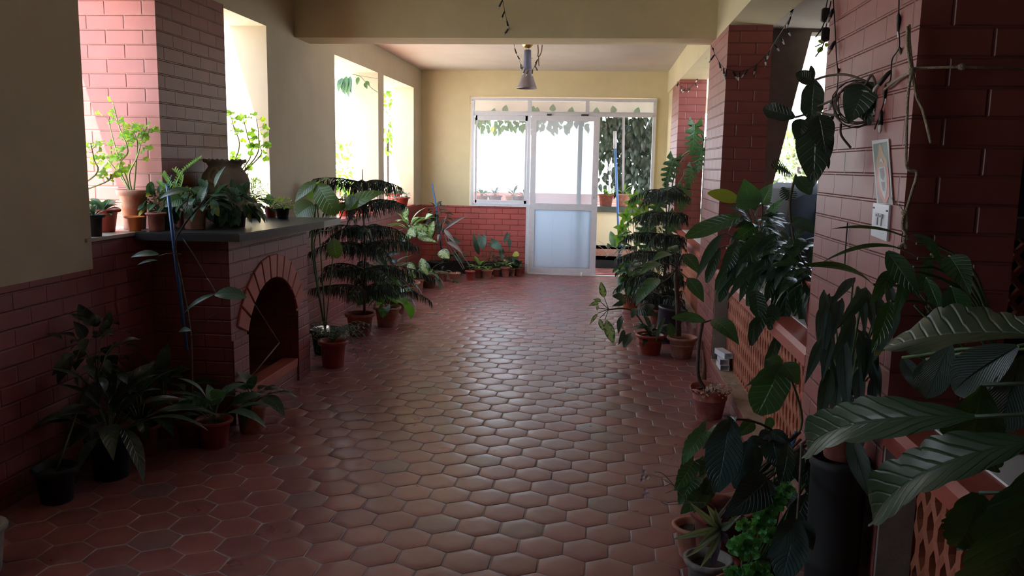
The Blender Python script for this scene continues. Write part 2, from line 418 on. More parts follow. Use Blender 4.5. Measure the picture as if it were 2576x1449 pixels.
# ================================================================== DOOR AND WINDOW, OUTSIDE
M_alu = simple('brushed_aluminium', (.76, .76, .80), .4, metal=.1, mottle=.08, mscale=20)
def thinplastic():
    mt, t, b, o = newmat('white_door_panel'); b.inputs['Base Color'].default_value = (.80, .84, .88, 1); b.inputs['Roughness'].default_value = .4
    tl = N(t, 'ShaderNodeBsdfTranslucent', Color=(.92, .96, 1, 1)); mx = N(t, 'ShaderNodeMixShader', Fac=.82)
    t.links.new(b.outputs[0], mx.inputs[1]); t.links.new(tl.outputs[0], mx.inputs[2]); t.links.new(mx.outputs[0], o.inputs[0]); return mt
M_alu2 = thinplastic()
def glassmat(name, tint=(1, 1, 1), frost=0.0, glare_haze=.12):
    mt, t, b, o = newmat(name); t.nodes.remove(b)
    tr = N(t, 'ShaderNodeBsdfTransparent', Color=(*tint, 1)); gl = N(t, 'ShaderNodeBsdfGlossy', Roughness=.03)
    fr = N(t, 'ShaderNodeFresnel', IOR=1.45); mx = N(t, 'ShaderNodeMixShader')
    t.links.new(fr.outputs[0], mx.inputs[0]); t.links.new(tr.outputs[0], mx.inputs[1]); t.links.new(gl.outputs[0], mx.inputs[2])
    df = N(t, 'ShaderNodeBsdfTranslucent', Color=(.85, .88, .9, 1)); dd = N(t, 'ShaderNodeBsdfDiffuse', Color=(.7, .72, .72, 1)); a2 = N(t, 'ShaderNodeMixShader', Fac=.35)
    t.links.new(df.outputs[0], a2.inputs[1]); t.links.new(dd.outputs[0], a2.inputs[2])
    m2 = N(t, 'ShaderNodeMixShader', Fac=max(frost, glare_haze)); t.links.new(mx.outputs[0], m2.inputs[1]); t.links.new(a2.outputs[0], m2.inputs[2])  # milky share stands in for outdoor glare washing out the clear panes
    t.links.new(m2.outputs[0], o.inputs[0]); return mt
M_glass = glassmat('window_glass', (.95, .97, .97)); M_frost = glassmat('frosted_glass', (.9, .94, .95), frost=.5)
WN = empty('window_1'); WN['kind'] = 'structure'
def frame_box(name, boxes, mat, parent):
    bm = bmesh.new()
    for b in boxes: bx(bm, *b)
    return obj(name, bm, mat, parent)
F0, F1 = YF-.03, YF+.05
frame_box('window_frame', [(-1.805, .705, F0, F1, 2.365, 2.405), (-1.805, -1.765, F0, F1, .93, 2.37), (.662, .705, F0, F1, 0, 2.37),
    (-1.77, .665, F0, F1, 2.165, 2.225), (-1.77, -.96, F0, F1, .93, .965), (-1.03, -.98, F0, F1, 2.225, 2.365), (-.245, -.195, F0, F1, 2.225, 2.365),
    (-1.025, -.985, F0+.005, F1-.01, .0, 2.17), (-.085, -.045, F0+.02, F1, 0, 2.17), (-.335, -.275, F0+.045, F1, .03, 2.17)], M_alu, WN)
frame_box('window_frame', [(-1.75, -1.725, F0+.03, F1-.02, .97, 2.165), (-1.06, -1.03, F0+.03, F1-.02, .97, 2.165), (-1.75, -1.03, F0+.03, F1-.02, .965, 1.01), (-1.75, -1.03, F0+.03, F1-.02, 2.10, 2.165)], M_alu, WN)
for x0, x1 in ((-1.765, -1.03), (-.98, -.245), (-.195, .662)): box('glass_pane', x0, x1, YF+.012, YF+.016, 2.225, 2.365, M_glass, WN)
box('glass_pane', -1.725, -1.06, YF+.018, YF+.022, 1.01, 2.10, M_glass, WN)
box('glass_pane', -.985, -.085, YF+.028, YF+.032, .06, 2.165, M_glass, WN)
frame_box('door_track', [(-1.17, .66, YF-.075, YF-.03, 2.172, 2.205), (-.98, .62, YF-.10, YF-.02, .0, .012)], M_alu, WN)
DR = thing('sliding_door', 'pale aluminium sliding door with frosted upper pane and grooved white lower panel', 'door', (-.51, YF-.07, 0.012))
D0, D1 = YF-.10, YF-.055
frame_box('door_frame', [(-.97, -.90, D0, D1, .02, 2.165), (-.125, -.055, D0, D1, .02, 2.165), (-.90, -.125, D0, D1, 2.10, 2.165), (-.90, -.125, D0, D1, .90, .985), (-.90, -.125, D0, D1, .02, .10)], M_alu, DR)
box('glass_pane', -.90, -.125, D0+.018, D0+.023, .985, 2.10, M_frost, DR)
frame_box('lower_panel', [(-.90, -.647, D0+.012, D1-.01, .10, .90), (-.640, -.387, D0+.012, D1-.01, .10, .90), (-.380, -.155, D0+.012, D1-.01, .10, .90), (-.152, -.125, D0+.008, D1-.01, .10, .90), (-.90, -.125, D0+.024, D1-.014, .10, .90)], M_alu2, DR)
bm = bmesh.new(); tube(bm, spline([(-.094, D0, 1.225), (-.094, D0-.03, 1.215), (-.092, D0-.03, 1.085), (-.092, D0, 1.075)], 4), .006, 6)
obj('handle', bm, simple('handle_grey', (.35, .35, .37), .35, metal=.6), DR)
frame_box('roller_bracket', [(-.76, -.70, D0, D1, 2.165, 2.19), (-.30, -.20, D0, D1, 2.165, 2.19)], simple('dark_hanger', (.03, .03, .03), .5), DR)
bm = bmesh.new(); lathe(bm, [(.018, 0), (.018, .055), (.014, .058), (.0001, .058)], 14, (-.225, 11.33, 0))
tag(obj('door_stop', bm, simple('white_plastic', (.8, .8, .8), .4)), 'small white cylindrical door stop on the floor before the sliding door', 'door stop')
box('door_threshold', -1.0, .70, YF+.05, YF+.16, -.05, .012, M_red, kind='structure')

# ---- outside
def ground():
    mt, t, b, o = newmat('pale_yard'); g = N(t, 'ShaderNodeNewGeometry'); nz = N(t, 'ShaderNodeTexNoise', Scale=.6, Detail=6); t.links.new(g.outputs['Position'], nz.inputs['Vector'])
    t.links.new(mixcol(t, ramp(t, nz.outputs['Fac'], .4, .7), (.42, .40, .34), (.56, .54, .48)), b.inputs['Base Color']); b.inputs['Roughness'].default_value = .9
    box('ground', -40, 40, -30, 60, -.5, -.3, mt, kind='structure')
ground()
box('porch_floor', -4, 2, YF+.16, 13.3, -.3, -.01, M_red, kind='structure')
box('porch_wall', -4, 1.9, 13.0, 13.16, -.3, .80, M_yellow, kind='structure')
box('porch_ledge', -4, 1.9, 12.96, 13.36, .80, .885, simple('dark_green_ledge', (.07, .085, .06), .6, mottle=.3), kind='structure')
box('porch_roof', -4, 2.0, YF+.1, 13.5, 2.56, 2.7, M_ceil, kind='structure')
box('porch_beam', -4, 2.0, 13.2, 13.36, 2.335, 2.56, M_ceil, kind='structure')
box('garden_wall', -6, 1.6, 15.4, 15.6, -.3, .99, M_brick, kind='structure')
# right-hand side: covered passage with added light-blocking walls, raking wall, dark store room beside the near bay
bm = bmesh.new()
P = [(1.145, -.3), (1.145, .8), (1.211, 1.155), (1.349, 1.891), (1.46, 2.475), (2.7, 2.475), (2.7, 2.9), (1.145, 2.9)]
for (y) in (0,): pass
A = [bm.verts.new((x, 6.32, z)) for x, z in P]; B = [bm.verts.new((x, 6.50, z)) for x, z in P]
bm.faces.new(A); bm.faces.new(B[::-1])
for i in range(len(P)): bm.faces.new((A[i], A[(i+1) % len(P)], B[(i+1) % len(P)], B[i]))
obj('wall_raking', bm, simple('grey_weathered_plaster', (.22, .19, .165), .9, bump=.3, bscale=30, mottle=.25, mscale=4), kind='structure')
M_dark0 = simple('light_block_dark_red', (.10, .03, .025), .6)  # dark tone for added passage surfaces, to cut bounce light
box('passage_roof', XO, 4.7, YB, 6.32, 2.50, 2.62, M_ceil, kind='structure')  # carried outward, out of sight, to cut sky light into the bay
box('light_block_floor', XO, 4.55, YB, 6.3, -.3, -.28, M_dark0, kind='structure')  # unseen dark floor added to keep bounce light off the left wall
box('wall_third_bay', XO+.005, XO+.06, 6.5, 9.72, -.3, 1.85, simple('grey_weathered_plaster', (.22, .19, .165), .9), kind='structure')  # grey wall closing the third bay to side light; top lowered to admit sky
box('light_block_end', 2.15, 4.7, 6.32, 6.46, -.3, 2.5, M_dark0, kind='structure')  # unseen dark closure added to block light from the far yard
box('light_block_side', 4.55, 4.7, YB, 6.32, -.3, 2.5, M_dark0, kind='structure')  # unseen dark wall added to block light from the side
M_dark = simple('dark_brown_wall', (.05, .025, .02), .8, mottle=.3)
SR = empty('store_room'); SR['kind'] = 'structure'
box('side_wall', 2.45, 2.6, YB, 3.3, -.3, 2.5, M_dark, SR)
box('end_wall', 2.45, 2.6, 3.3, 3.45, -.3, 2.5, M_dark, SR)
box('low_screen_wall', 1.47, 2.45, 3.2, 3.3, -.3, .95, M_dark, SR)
box('screen_cap', 1.47, 2.45, 3.18, 3.3, 1.268, 1.342, M_cement, SR)
def small_screen():
    bm = bmesh.new(); cw, ch = .062, .085
    for r_ in range(-1, 8):
        for i in range(-1, 16):
            cy = 1.50+(i+.5*(r_ % 2))*cw; cz = .95+r_*ch/2
            pts = [(-.5, 0), (0, -.5), (.5, 0), (0, .5)]
            o_ = [(min(max(cy+a*cw, 1.475), 2.44), min(max(cz+b*ch, .951), 1.268)) for a, b in pts]
            i_ = [(min(max(cy+a*cw*.72, 1.478), 2.437), min(max(cz+b*ch*.72, .953), 1.266)) for a, b in pts]
            V = [[bm.verts.new((x, y, z)) for x, z in L] for y, L in ((3.22, o_), (3.22, i_), (3.25, i_))]
            for k in range(4):
                for a, b in ((0, 1), (1, 2)): bm.faces.new((V[a][k], V[a][(k+1) % 4], V[b][(k+1) % 4], V[b][k]))
    bmesh.ops.remove_doubles(bm, verts=bm.verts, dist=1e-5); bmesh.ops.dissolve_degenerate(bm, dist=1e-5, edges=bm.edges)
    obj('lattice_screen', bm, M_clay, SR)
small_screen()
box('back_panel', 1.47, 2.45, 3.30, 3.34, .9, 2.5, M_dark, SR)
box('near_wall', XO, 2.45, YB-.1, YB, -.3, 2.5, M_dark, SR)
# ================================================================== PLANT TOOLKIT
def leafmat(name, col, yellow=True, vein=None, freq=9, slant=.5, vs=.5, rough=.38, trans=.25, edge=None, varieg=None, vscale=9, bump=.5, back=None, midw=.06, spec=.5):
    mt, t, b, o = newmat(name)
    uv = N(t, 'ShaderNodeUVMap'); sp = N(t, 'ShaderNodeSeparateXYZ'); t.links.new(uv.outputs[0], sp.inputs[0])
    def M(op, a, b_=None, c=None):
        n = t.nodes.new('ShaderNodeMath'); n.operation = op
        for i, v in enumerate((a, b_, c)):
            if v is None: continue
            if isinstance(v, (int, float)): n.inputs[i].default_value = v
            else: t.links.new(v, n.inputs[i])
        return n.outputs[0]
    au = M('ABSOLUTE', M('MULTIPLY_ADD', sp.outputs[0], 2, -1))
    ph = M('SUBTRACT', M('MULTIPLY', sp.outputs[1], freq), M('MULTIPLY', au, slant*freq*.35))
    wv = M('PINGPONG', ph, .5)                       # 0 at a vein
    lat = M('SUBTRACT', 1, M('SMOOTH_MIN', M('MULTIPLY', wv, 7), 1, .3))
    lat = M('MAXIMUM', lat, 0)
    mid = M('SUBTRACT', 1, M('MINIMUM', M('DIVIDE', au, midw), 1))
    oi = N(t, 'ShaderNodeAttribute', _attribute_name='lv'); so_ = N(t, 'ShaderNodeSeparateColor'); t.links.new(oi.outputs['Color'], so_.inputs[0])
    dark = tuple(c*.6 for c in col); lite = tuple(min(1, c*1.45) for c in col)
    c = mixcol(t, so_.outputs[0], dark, lite)
    if varieg:
        g = N(t, 'ShaderNodeNewGeometry'); nz = N(t, 'ShaderNodeTexNoise', Scale=vscale*6, Detail=3); t.links.new(g.outputs['Position'], nz.inputs['Vector'])
        k = M('ADD', M('MULTIPLY', M('SUBTRACT', 1, au), .35), nz.outputs['Fac']); c = mixcol(t, ramp(t, k, .60, .70), c, varieg)
    if edge: c = mixcol(t, ramp(t, au, .72, .85), c, edge)
    vein = vein or tuple(min(1, x*2.2+.01) for x in col)
    f = M('MINIMUM', M('ADD', M('MULTIPLY', lat, vs*.5), M('MULTIPLY', mid, .9)), 1)
    c = mixcol(t, f, c, vein)
    # yellowing on a few leaves
    if yellow: c = mixcol(t, ramp(t, so_.outputs[1], .975, .985), c, (.35, .33, .03))
    t.links.new(c, b.inputs['Base Color']); b.inputs['Roughness'].default_value = rough; b.inputs['Specular IOR Level'].default_value = spec
    bp = N(t, 'ShaderNodeBump', Strength=bump, Distance=.004); h = M('MULTIPLY', M('ADD', lat, mid), -1); t.links.new(h, bp.inputs['Height']); t.links.new(bp.outputs[0], b.inputs['Normal'])
    tl = N(t, 'ShaderNodeBsdfTranslucent'); tcl = mixcol(t, .5, c, tuple(min(1, x*2.5) for x in (col[0]*1.6, col[1]*1.3, col[2]*.3))); t.links.new(tcl, tl.inputs[0])
    mx = N(t, 'ShaderNodeMixShader', Fac=trans); t.links.new(b.outputs[0], mx.inputs[1]); t.links.new(tl.outputs[0], mx.inputs[2]); t.links.new(mx.outputs[0], o.inputs[0])
    MATS[name] = mt; return mt
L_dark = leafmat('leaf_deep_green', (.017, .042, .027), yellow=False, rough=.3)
L_ribbed = leafmat('leaf_ribbed', (.045, .082, .070), yellow=False, vein=(.014, .034, .026), freq=16, slant=1.3, vs=.8, rough=.42, bump=1.4, trans=.15)
L_lobed = leafmat('leaf_lobed_philodendron', (.026, .066, .026), vein=(.036, .085, .035), freq=11, slant=.5, vs=.2, rough=.40, bump=.4)
L_mid = leafmat('leaf_green', (.028, .078, .028))
L_light = leafmat('leaf_light_green', (.12, .27, .045), trans=.4, rough=.5)
L_geran = leafmat('leaf_geranium', (.13, .27, .05), trans=.5, rough=.6, freq=5, slant=1.2)
L_blue = leafmat('leaf_blue_green', yellow=False, col=(.022, .05, .048), freq=12, slant=.8, rough=.33, bump=.9, trans=.08)
L_varieg = leafmat('leaf_cream_marbled', (.035, .12, .03), varieg=(.5, .56, .26), rough=.4)
L_stripe = leafmat('leaf_silver_striped', (.24, .31, .27), vein=(.06, .12, .07), freq=0, edge=(.09, .15, .11), rough=.4, midw=.3)
L_silver = leafmat('leaf_silver_veined', (.035, .09, .06), vein=(.13, .21, .16), freq=7, slant=.9, vs=1.0)
L_needle = leafmat('needle_dark', (.012, .028, .017), rough=.6, trans=.05, bump=0)
L_fern = leafmat('fern_green', (.14, .25, .05), rough=.6, trans=.35, bump=0)
L_yell = leafmat('leaf_yellow_green', (.26, .30, .03), trans=.4)
L_purple = leafmat('leaf_purple', (.05, .02, .05), rough=.45)
L_curly = leafmat('leaf_curly_green', (.07, .27, .09), rough=.35, freq=6, slant=1)
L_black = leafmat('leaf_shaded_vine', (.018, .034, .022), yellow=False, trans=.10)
L_tree = leafmat('garden_leaf', (.13, .17, .10), trans=.2, rough=.6)
L_dry = leafmat('leaf_dry', (.25, .17, .09), rough=.8, trans=.2)
M_stem = simple('green_stem', (.07, .12, .04), .5); M_bark = simple('brown_stem', (.10, .07, .05), .8, bump=.4, bscale=90, mottle=.4, mscale=60)
M_pale = simple('pale_stem', (.28, .27, .20), .6); M_soil = simple('potting_soil', (.035, .024, .018), .95, bump=1, bscale=70)
M_terra = simple('terracotta', (.36, .11, .06), .8, bump=.25, bscale=50, mottle=.45, mscale=18, mcol=(.42, .24, .18))
M_terra2 = simple('terracotta_dark', (.27, .075, .05), .8, bump=.25, bscale=50, mottle=.4, mscale=22)
M_terrap = simple('terracotta_pink_bloom', (.44, .19, .16), .8, bump=.3, bscale=50, mottle=.5, mscale=16, mcol=(.30, .085, .06))
M_redpl = simple('red_plastic', (.34, .055, .035), .42); M_blackpl = simple('black_plastic', (.009, .009, .010), .7)
M_bluebl = simple('blue_black_plastic', (.02, .024, .04), .45); M_bluep = simple('blue_pvc_pipe', (.05, .14, .36), .4)

PROF = {
 'lance': lambda t: math.sin(PI*t**.75)**.9, 'ell': lambda t: math.sin(PI*t)**.65, 'ovate': lambda t: math.sin(PI*t**.62)**.85,
 'obl': lambda t: min(1, 1.15*math.sin(PI*t**1.15)**.55), 'strap': lambda t: min(1, (1-t)**.45*1.1)*(0.55+.45*min(1, t*4)),
 'heart': lambda t: (math.sin(PI*(.18+.82*t)**1.0)**.75) if t < 1 else 0, 'round': lambda t: math.sqrt(max(0, 1-(2*t-1)**2)), 'needle': lambda t: 1-t*.8}
def leaf(bm, a, b, wd, kind='lance', nrm=(0, -.5, .85), arch=.12, fold=.18, seg=None, teeth=0, cut=0, nl=7, slant=0, wav=0, rnd=None, yel=None, half=2):
    """one leaf blade from a (petiole) to b (tip): curved midrib, folded, optionally toothed, lobed or wavy"""
    a, b = Vector(a), Vector(b)
    if a.x > XL and b.x < XL+.02 and b.z < .95: b.x = XL+.02      # leaves rest against the walls
    if a.x < XR and b.x > XR-.012 and b.z < .70: b.x = XR-.012
    L = (b-a).length
    if L < 1e-5: return
    ax_ = (b-a)/L; nr = Vector(nrm); nr = nr-ax_*nr.dot(ax_)
    nr = nr.normalized() if nr.length > 1e-4 else ax_.orthogonal().normalized()
    sd = ax_.cross(nr)
    seg = seg or (9 if wd > .03 else 6)
    if cut or teeth: seg = max(seg, nl*5)
    P = PROF[kind]; uvl = bm.loops.layers.uv.verify(); cl = bm.loops.layers.float_color.get('lv') or bm.loops.layers.float_color.new('lv')
    R = rnd or random; rv = R.random(); ry = (R.random() if yel is None else yel); phs = R.random()*6
    rows = []
    for i in range(seg+1):
        t = i/seg; c = a+ax_*(L*t)+nr*(arch*L*4*t*(1-t))
        w_ = P(min(max(t, .015), .985))*wd/2
        if cut:
            s = (t*nl) % 1.0; w_n = 1-cut*(1 if (s < .28 and .12 < t < .93) else 0)
        elif teeth:
            w_n = 1-teeth*(1-abs(math.sin(PI*t*nl))**.55)
        else: w_n = 1
        row = []
        for k in range(-half, half+1):
            x = k/half; xx = x*w_*(w_n if abs(x) > .5 or not cut else max(w_n, .3/abs(x) if x else 1) if x else 1)
            back = 0
            if kind == 'heart': back = -.30*L*abs(x)**1.3*(1-t)**4
            off = ax_*(back+slant*abs(xx)) + sd*xx + nr*(fold*abs(xx) + (wav*wd*math.sin(t*11+phs+x)*abs(x)**2 if wav else 0))
            row.append((bm.verts.new(c+off), (.5+x/2, t)))
        rows.append(row)
    for i in range(seg):
        for k in range(2*half):
            q = (rows[i][k], rows[i][k+1], rows[i+1][k+1], rows[i+1][k])
            f = bm.faces.new([v[0] for v in q]); f.smooth = True
            for l, v in zip(f.loops, q): l[uvl].uv = v[1]; l[cl] = (rv, ry, 0, 1)
    return
class LB:
    """collects the blades of one plant; build() links foliage and stems as two parts"""
    def __init__(s, seed=0): s.f = bmesh.new(); s.s = bmesh.new(); s.r = random.Random(seed); s.ns = 0; s.nf = 0
    def leaf(s, *a, **k): k.setdefault('rnd', s.r); leaf(s.f, *a, **k); s.nf += 1
    def stem(s, pts, rad, seg=5): tube(s.s, pts, rad, seg); s.ns += 1
    def build(s, parent, fm, sm=None, fn='foliage', sn='stem'):
        if s.nf: obj_raw(fn, s.f, fm, parent)
        else: s.f.free()
        if s.ns: obj_raw(sn, s.s, sm or M_stem, parent)
        else: s.s.free()
def obj_raw(name, bm, mat, parent=None):
    me = bpy.data.meshes.new(name); bm.to_mesh(me); bm.free(); me.materials.append(mat); return link(name, me, parent)
def pl(B, rows, Y=None, **kw):
    """leaves given by where the photo shows base and tip, each at its own distance:
    (bx, by, bY, tx, ty, tY, width_px, kind[, dict])"""
    for r in rows:
        a = at(r[0], r[1], r[2]); b = at(r[3], r[4], r[5]); wd = r[6]/F_PX*(r[2]+r[5])/2
        k = dict(kw); k['kind'] = r[7]
        if len(r) > 8: k.update(r[8])
        if 'nrm' not in k:
            k['nrm'] = (B.r.uniform(-.35, .35)-.1, -1+B.r.uniform(-.2, .2), .45+B.r.uniform(-.2, .4))
        B.leaf(a, b, wd, **k)
def pot(parent, c, rt, rb, h, mat, rim=.014, soil=True, seg=28, name='pot', chip=0, seed=0):
    bm = bmesh.new(); rd = random.Random(seed); lip = h*.16
    prof = [(rb*.96, 0), (rb, .004), (rb+(rt-rb)*.82*(1-lip/h)+.0, h-lip)]
    if rim: prof += [(rt+rim*.55, h-lip+.002), (rt+rim, h-lip*.5), (rt+rim, h-.004), (rt+rim*.6, h), (rt-.004, h-.003)]
    else: prof += [(rt, h-.004), (rt-.003, h), (rt-.008, h-.004)]
    prof += [(rt-.012, h*.82), (rt-.016, h*.6)]
    lathe(bm, prof, seg, c, wob=lambda a, j: .006*math.sin(3*a+seed)+.004*math.sin(7*a))
    if chip:
        for v in bm.verts:
            if v.co.z > c[2]+h-.006: v.co.z -= chip*max(0, noise.noise(v.co*30+Vector((seed, 0, 0))))
    p = obj('pot' if name == 'pot' else name, bm, mat, parent)
    if soil:
        bm = bmesh.new(); fill_disc(bm, rt-.013, h*.80, 20, c, jit=.004, rnd=rd); obj('soil', bm, M_soil, p)
    return p
def rosette(B, c, n, ln, wd, kind='lance', el=(20, 70), pet=.3, droop=.5, azr=(0, 360), arch=.12, srad=.0022, nlj=.25, **kw):
    """n leaves on arching petioles from crown c"""
    c = Vector(c); R = B.r
    for i in range(n):
        a = math.radians(azr[0]+(azr[1]-azr[0])*(i+R.uniform(-.3, .3))/n); e = math.radians(R.uniform(*el)); l = ln*R.uniform(1-nlj, 1+nlj)
        h = Vector((math.cos(a), math.sin(a), 0)); d = h*math.cos(e)+Vector((0, 0, math.sin(e)))
        p1 = c+d*l*pet+h*.004
        e2 = e-droop*R.uniform(.6, 1.3); d2 = h*math.cos(e2)+Vector((0, 0, math.sin(e2)))
        tip = p1+d2*l*(1-pet*.5)
        if pet > .02: B.stem(bez(c, p1, c+d*l*pet*.55+Vector((0, 0, .06*l)), n=4), srad)
        nn = Vector((0, 0, 1))*math.cos(e2)-h*math.sin(e2)
        B.leaf(p1, tip, wd*R.uniform(.8, 1.15)*l/ln, kind, nrm=nn+Vector((R.uniform(-.3, .3), R.uniform(-.3, .3), 0)), arch=arch, **kw)
def bush(B, c, rad, n, ln, wd, kind='ovate', hang=.2, stems=8, flat=1, inner=.35, **kw):
    """leafy clump: leaves spread through an ellipsoid shell on thin stems"""
    c = Vector(c); R = B.r; rad = Vector(rad) if not isinstance(rad, (int, float)) else Vector((rad, rad, rad))
    for i in range(n):
        while 1:
            v = Vector((R.uniform(-1, 1), R.uniform(-1, 1), R.uniform(-1, 1)))
            if inner < v.length < 1: break
        p = c+Vector((v.x*rad.x, v.y*rad.y, v.z*rad.z)); d = (v.normalized()+Vector((R.uniform(-.6, .6), R.uniform(-.6, .6), R.uniform(-.5, .4)-hang))).normalized()
        l = ln*R.uniform(.65, 1.25); nn = Vector((R.uniform(-.4, .4), R.uniform(-.6, .2), 1))
        B.leaf(p, p+d*l, wd*l/ln, kind, nrm=nn, **kw)
        if i % max(1, n//stems) == 0 and stems: B.stem(bez(c-Vector((R.uniform(-.02, .02), R.uniform(-.02, .02), rad.z)), p, n=4, c=c+Vector((v.x*rad.x*.3, v.y*rad.y*.3, 0))), .002)
def potted(name, label, loc, rt, rb, h, mat, group=None, chip=0, rim=.012, seed=0, cat='plant'):
    t = thing(name, label, cat, loc, group); pot(t, loc, rt, rb, h, mat, rim=rim, chip=chip, seed=seed); return t
def norfolk(B, base, z0, z1, tiers, rad, seed, az0=0, droop=.25, n=5, nlen=.075, dens=.011):
    """drooping tiered conifer: each branch carries rows of hanging needle twigs"""
    R = random.Random(seed); base = Vector(base)
    B.stem([base, Vector((base.x+.01, base.y, base.z+(z1-base.z)*.5)), Vector((base.x-.005, base.y, z1+.12))], [.012, .009, .003], 6)
    for k in range(tiers):
        z = z0+(z1-z0)*k/max(1, tiers-1); rr = rad*(1-.28*k/tiers); z += R.uniform(-.03, .03)
        for j in range(n):
            a = az0+k*.7+2*PI*j/n+R.uniform(-.15, .15); h = Vector((math.cos(a), math.sin(a), 0)); l = rr*R.uniform(.62, 1.15); zz = R.uniform(-.16, .22)*l
            if base.x < 0 and h.x < 0: l = min(l, (base.x-XL-.06)/-h.x)
            if base.x > 0 and h.x > 0: l = min(l, (XR-.05-base.x)/h.x)
            P = bez((base.x, base.y, z), Vector((base.x, base.y, z))+h*l+Vector((0, 0, -droop*l+zz)), Vector((base.x, base.y, z))+h*l*.55+Vector((0, 0, .16*l)), n=10)
            B.stem(P, [.0045-.0032*i/10 for i in range(11)], 5)
            m = int(l/dens)
            for i in range(3, m):
                t = i/m; q = P[min(9, int(t*10))].lerp(P[min(10, int(t*10)+1)], t*10-int(t*10)); s = h.cross(Vector((0, 0, 1)))
                for sg in (-1, 1):
                    L = nlen*(1-.55*t)*R.uniform(.7, 1.15)
                    d = (s*sg*.7+h*.45+Vector((0, 0, -.5+R.uniform(-.3, .3)))).normalized(); mid = q+d*L*.45; tip = mid+(d*.35+Vector((0, 0, -.95))).normalized()*L*.75
                    nn = Vector((R.uniform(-1, 1), R.uniform(-1, 1), .6))
                    B.leaf(q, mid, .0085, 'needle', nrm=nn, seg=1, half=1, arch=0, fold=.4); B.leaf(mid, tip, .009, 'needle', nrm=nn, seg=1, half=1, arch=0, fold=.4)
# ================================================================== RIGHT-HAND PLANTS
# ---- big lobed philodendron in the near bay
t = potted('lobed_philodendron', 'philodendron with huge toothed wavy leaves reaching in over the nearest parapet', (1.02, .98, .798), .10, .07, .17, M_terra, seed=3)
B = LB(31)
big = dict(yel=.2, teeth=.17, nl=7, wav=.07, fold=.22, seg=54, half=4, slant=.25)
pl(B, [(2620, 842, .98, 2222, 878, 1.22, 185, 'obl', dict(big, nrm=(-.15, -.75, .8), arch=.05)),
       (2452, 1048, 1.12, 2034, 1140, 1.42, 120, 'obl', dict(big, nrm=(-.2, -.8, .55), arch=.16, fold=.35)),
       (2470, 968, 1.16, 2425, 1168, 1.24, 150, 'obl', dict(big, nrm=(-.3, -.9, .1), yel=.1)),
       (2600, 1108, 1.0, 2197, 1310, 1.18, 150, 'obl', dict(big, nrm=(-.1, -.7, .8), arch=.14, fold=.3)),
       (2462, 1240, 1.14, 2405, 1378, 1.18, 130, 'ovate', dict(big, nrm=(-.2, -1, .2))),
       (2650, 1130, .95, 2478, 1500, 1.08, 230, 'obl', dict(big, nrm=(-.2, -.9, .4)))])
for a in ((2452, 1048, 1.12), (2470, 968, 1.16), (2600, 1108, 1.0), (2462, 1240, 1.14), (2620, 842, .98), (2650, 1130, .95)):
    p = at(*a); B.stem(bez(Vector((1.0, .98, .95)), p, c=(.95, 1.02, p.z+.10), n=8), [.0042-.0012*i/8 for i in range(9)])
B.build(t, L_lobed, simple('dark_petiole', (.03, .06, .025), .5))
# ---- calathea-like ribbed plant between the philodendron leaves
t = potted('ribbed_leaf_plant', 'plant with broad grey-green deeply ribbed leaves hanging behind the big toothed leaf', (1.12, 1.55, .798), .09, .065, .15, M_redpl)
B = LB(12); rb = dict(fold=.25, seg=14, half=4, arch=.1)
pl(B, [(2560, 872, 1.5, 2400, 985, 1.62, 110, 'ell', dict(rb)), (2566, 900, 1.5, 2505, 1092, 1.58, 105, 'ell', dict(rb)),
       (2392, 862, 1.72, 2330, 1000, 1.78, 70, 'ell', dict(rb)), (2330, 905, 1.9, 2330, 1005, 1.9, 60, 'lance', dict(rb)), (2270, 900, 2.0, 2318, 992, 1.95, 40, 'lance', dict(rb))])
for a in ((2560, 872, 1.5), (2566, 900, 1.5), (2392, 862, 1.72), (2330, 905, 1.9), (2270, 900, 2.)): B.stem(bez(Vector((1.12, 1.55, .92)), at(*a), c=(1.05, 1.6, 1.28), n=7), .004)
B.build(t, L_ribbed)
# ---- lily with long leaves in front of the near pier
t = potted('peace_lily', 'peace lily with long glossy leaves spreading across the brick pier below the switch plate', (1.06, 2.20, .798), .085, .06, .15, M_terra2)
B = LB(5); lg = dict(seg=12, half=3, fold=.22)
pl(B, [(2305, 612, 2.15, 2093, 576, 2.0, 30, 'lance', dict(lg, nrm=(0, -.35, 1), arch=.06)),
       (2308, 650, 2.15, 2068, 660, 2.0, 27, 'lance', dict(lg, nrm=(0, -.3, 1), arch=.12)),
       (2232, 632, 2.05, 2313, 748, 2.0, 52, 'lance', dict(lg, nrm=(-.6, -1, .4), arch=.05)),
       (2298, 590, 2.15, 2368, 668, 2.05, 34, 'lance', dict(lg, nrm=(.2, -1, .5), yel=.95)),
       (2388, 645, 2.1, 2441, 740, 2.0, 66, 'ovate', dict(lg)), (2392, 722, 2.1, 2414, 812, 2.05, 64, 'ell', dict(lg)),
       (2252, 684, 2.1, 2187, 770, 2.0, 42, 'lance', dict(lg)), (2297, 672, 2.1, 2245, 822, 2.0, 30, 'lance', dict(lg)),
       (2240, 758, 2.1, 2192, 888, 2.05, 44, 'lance', dict(lg)), (2196, 716, 2.2, 2005, 672, 2.1, 42, 'lance', dict(lg, nrm=(0, -.5, 1), arch=.10)),
       (2330, 700, 2.15, 2370, 800, 2.1, 34, 'lance', dict(lg)), (2350, 780, 2.15, 2300, 900, 2.1, 36, 'lance', dict(lg)),
       (2340, 640, 2.2, 2300, 740, 2.25, 30, 'lance', dict(lg))])
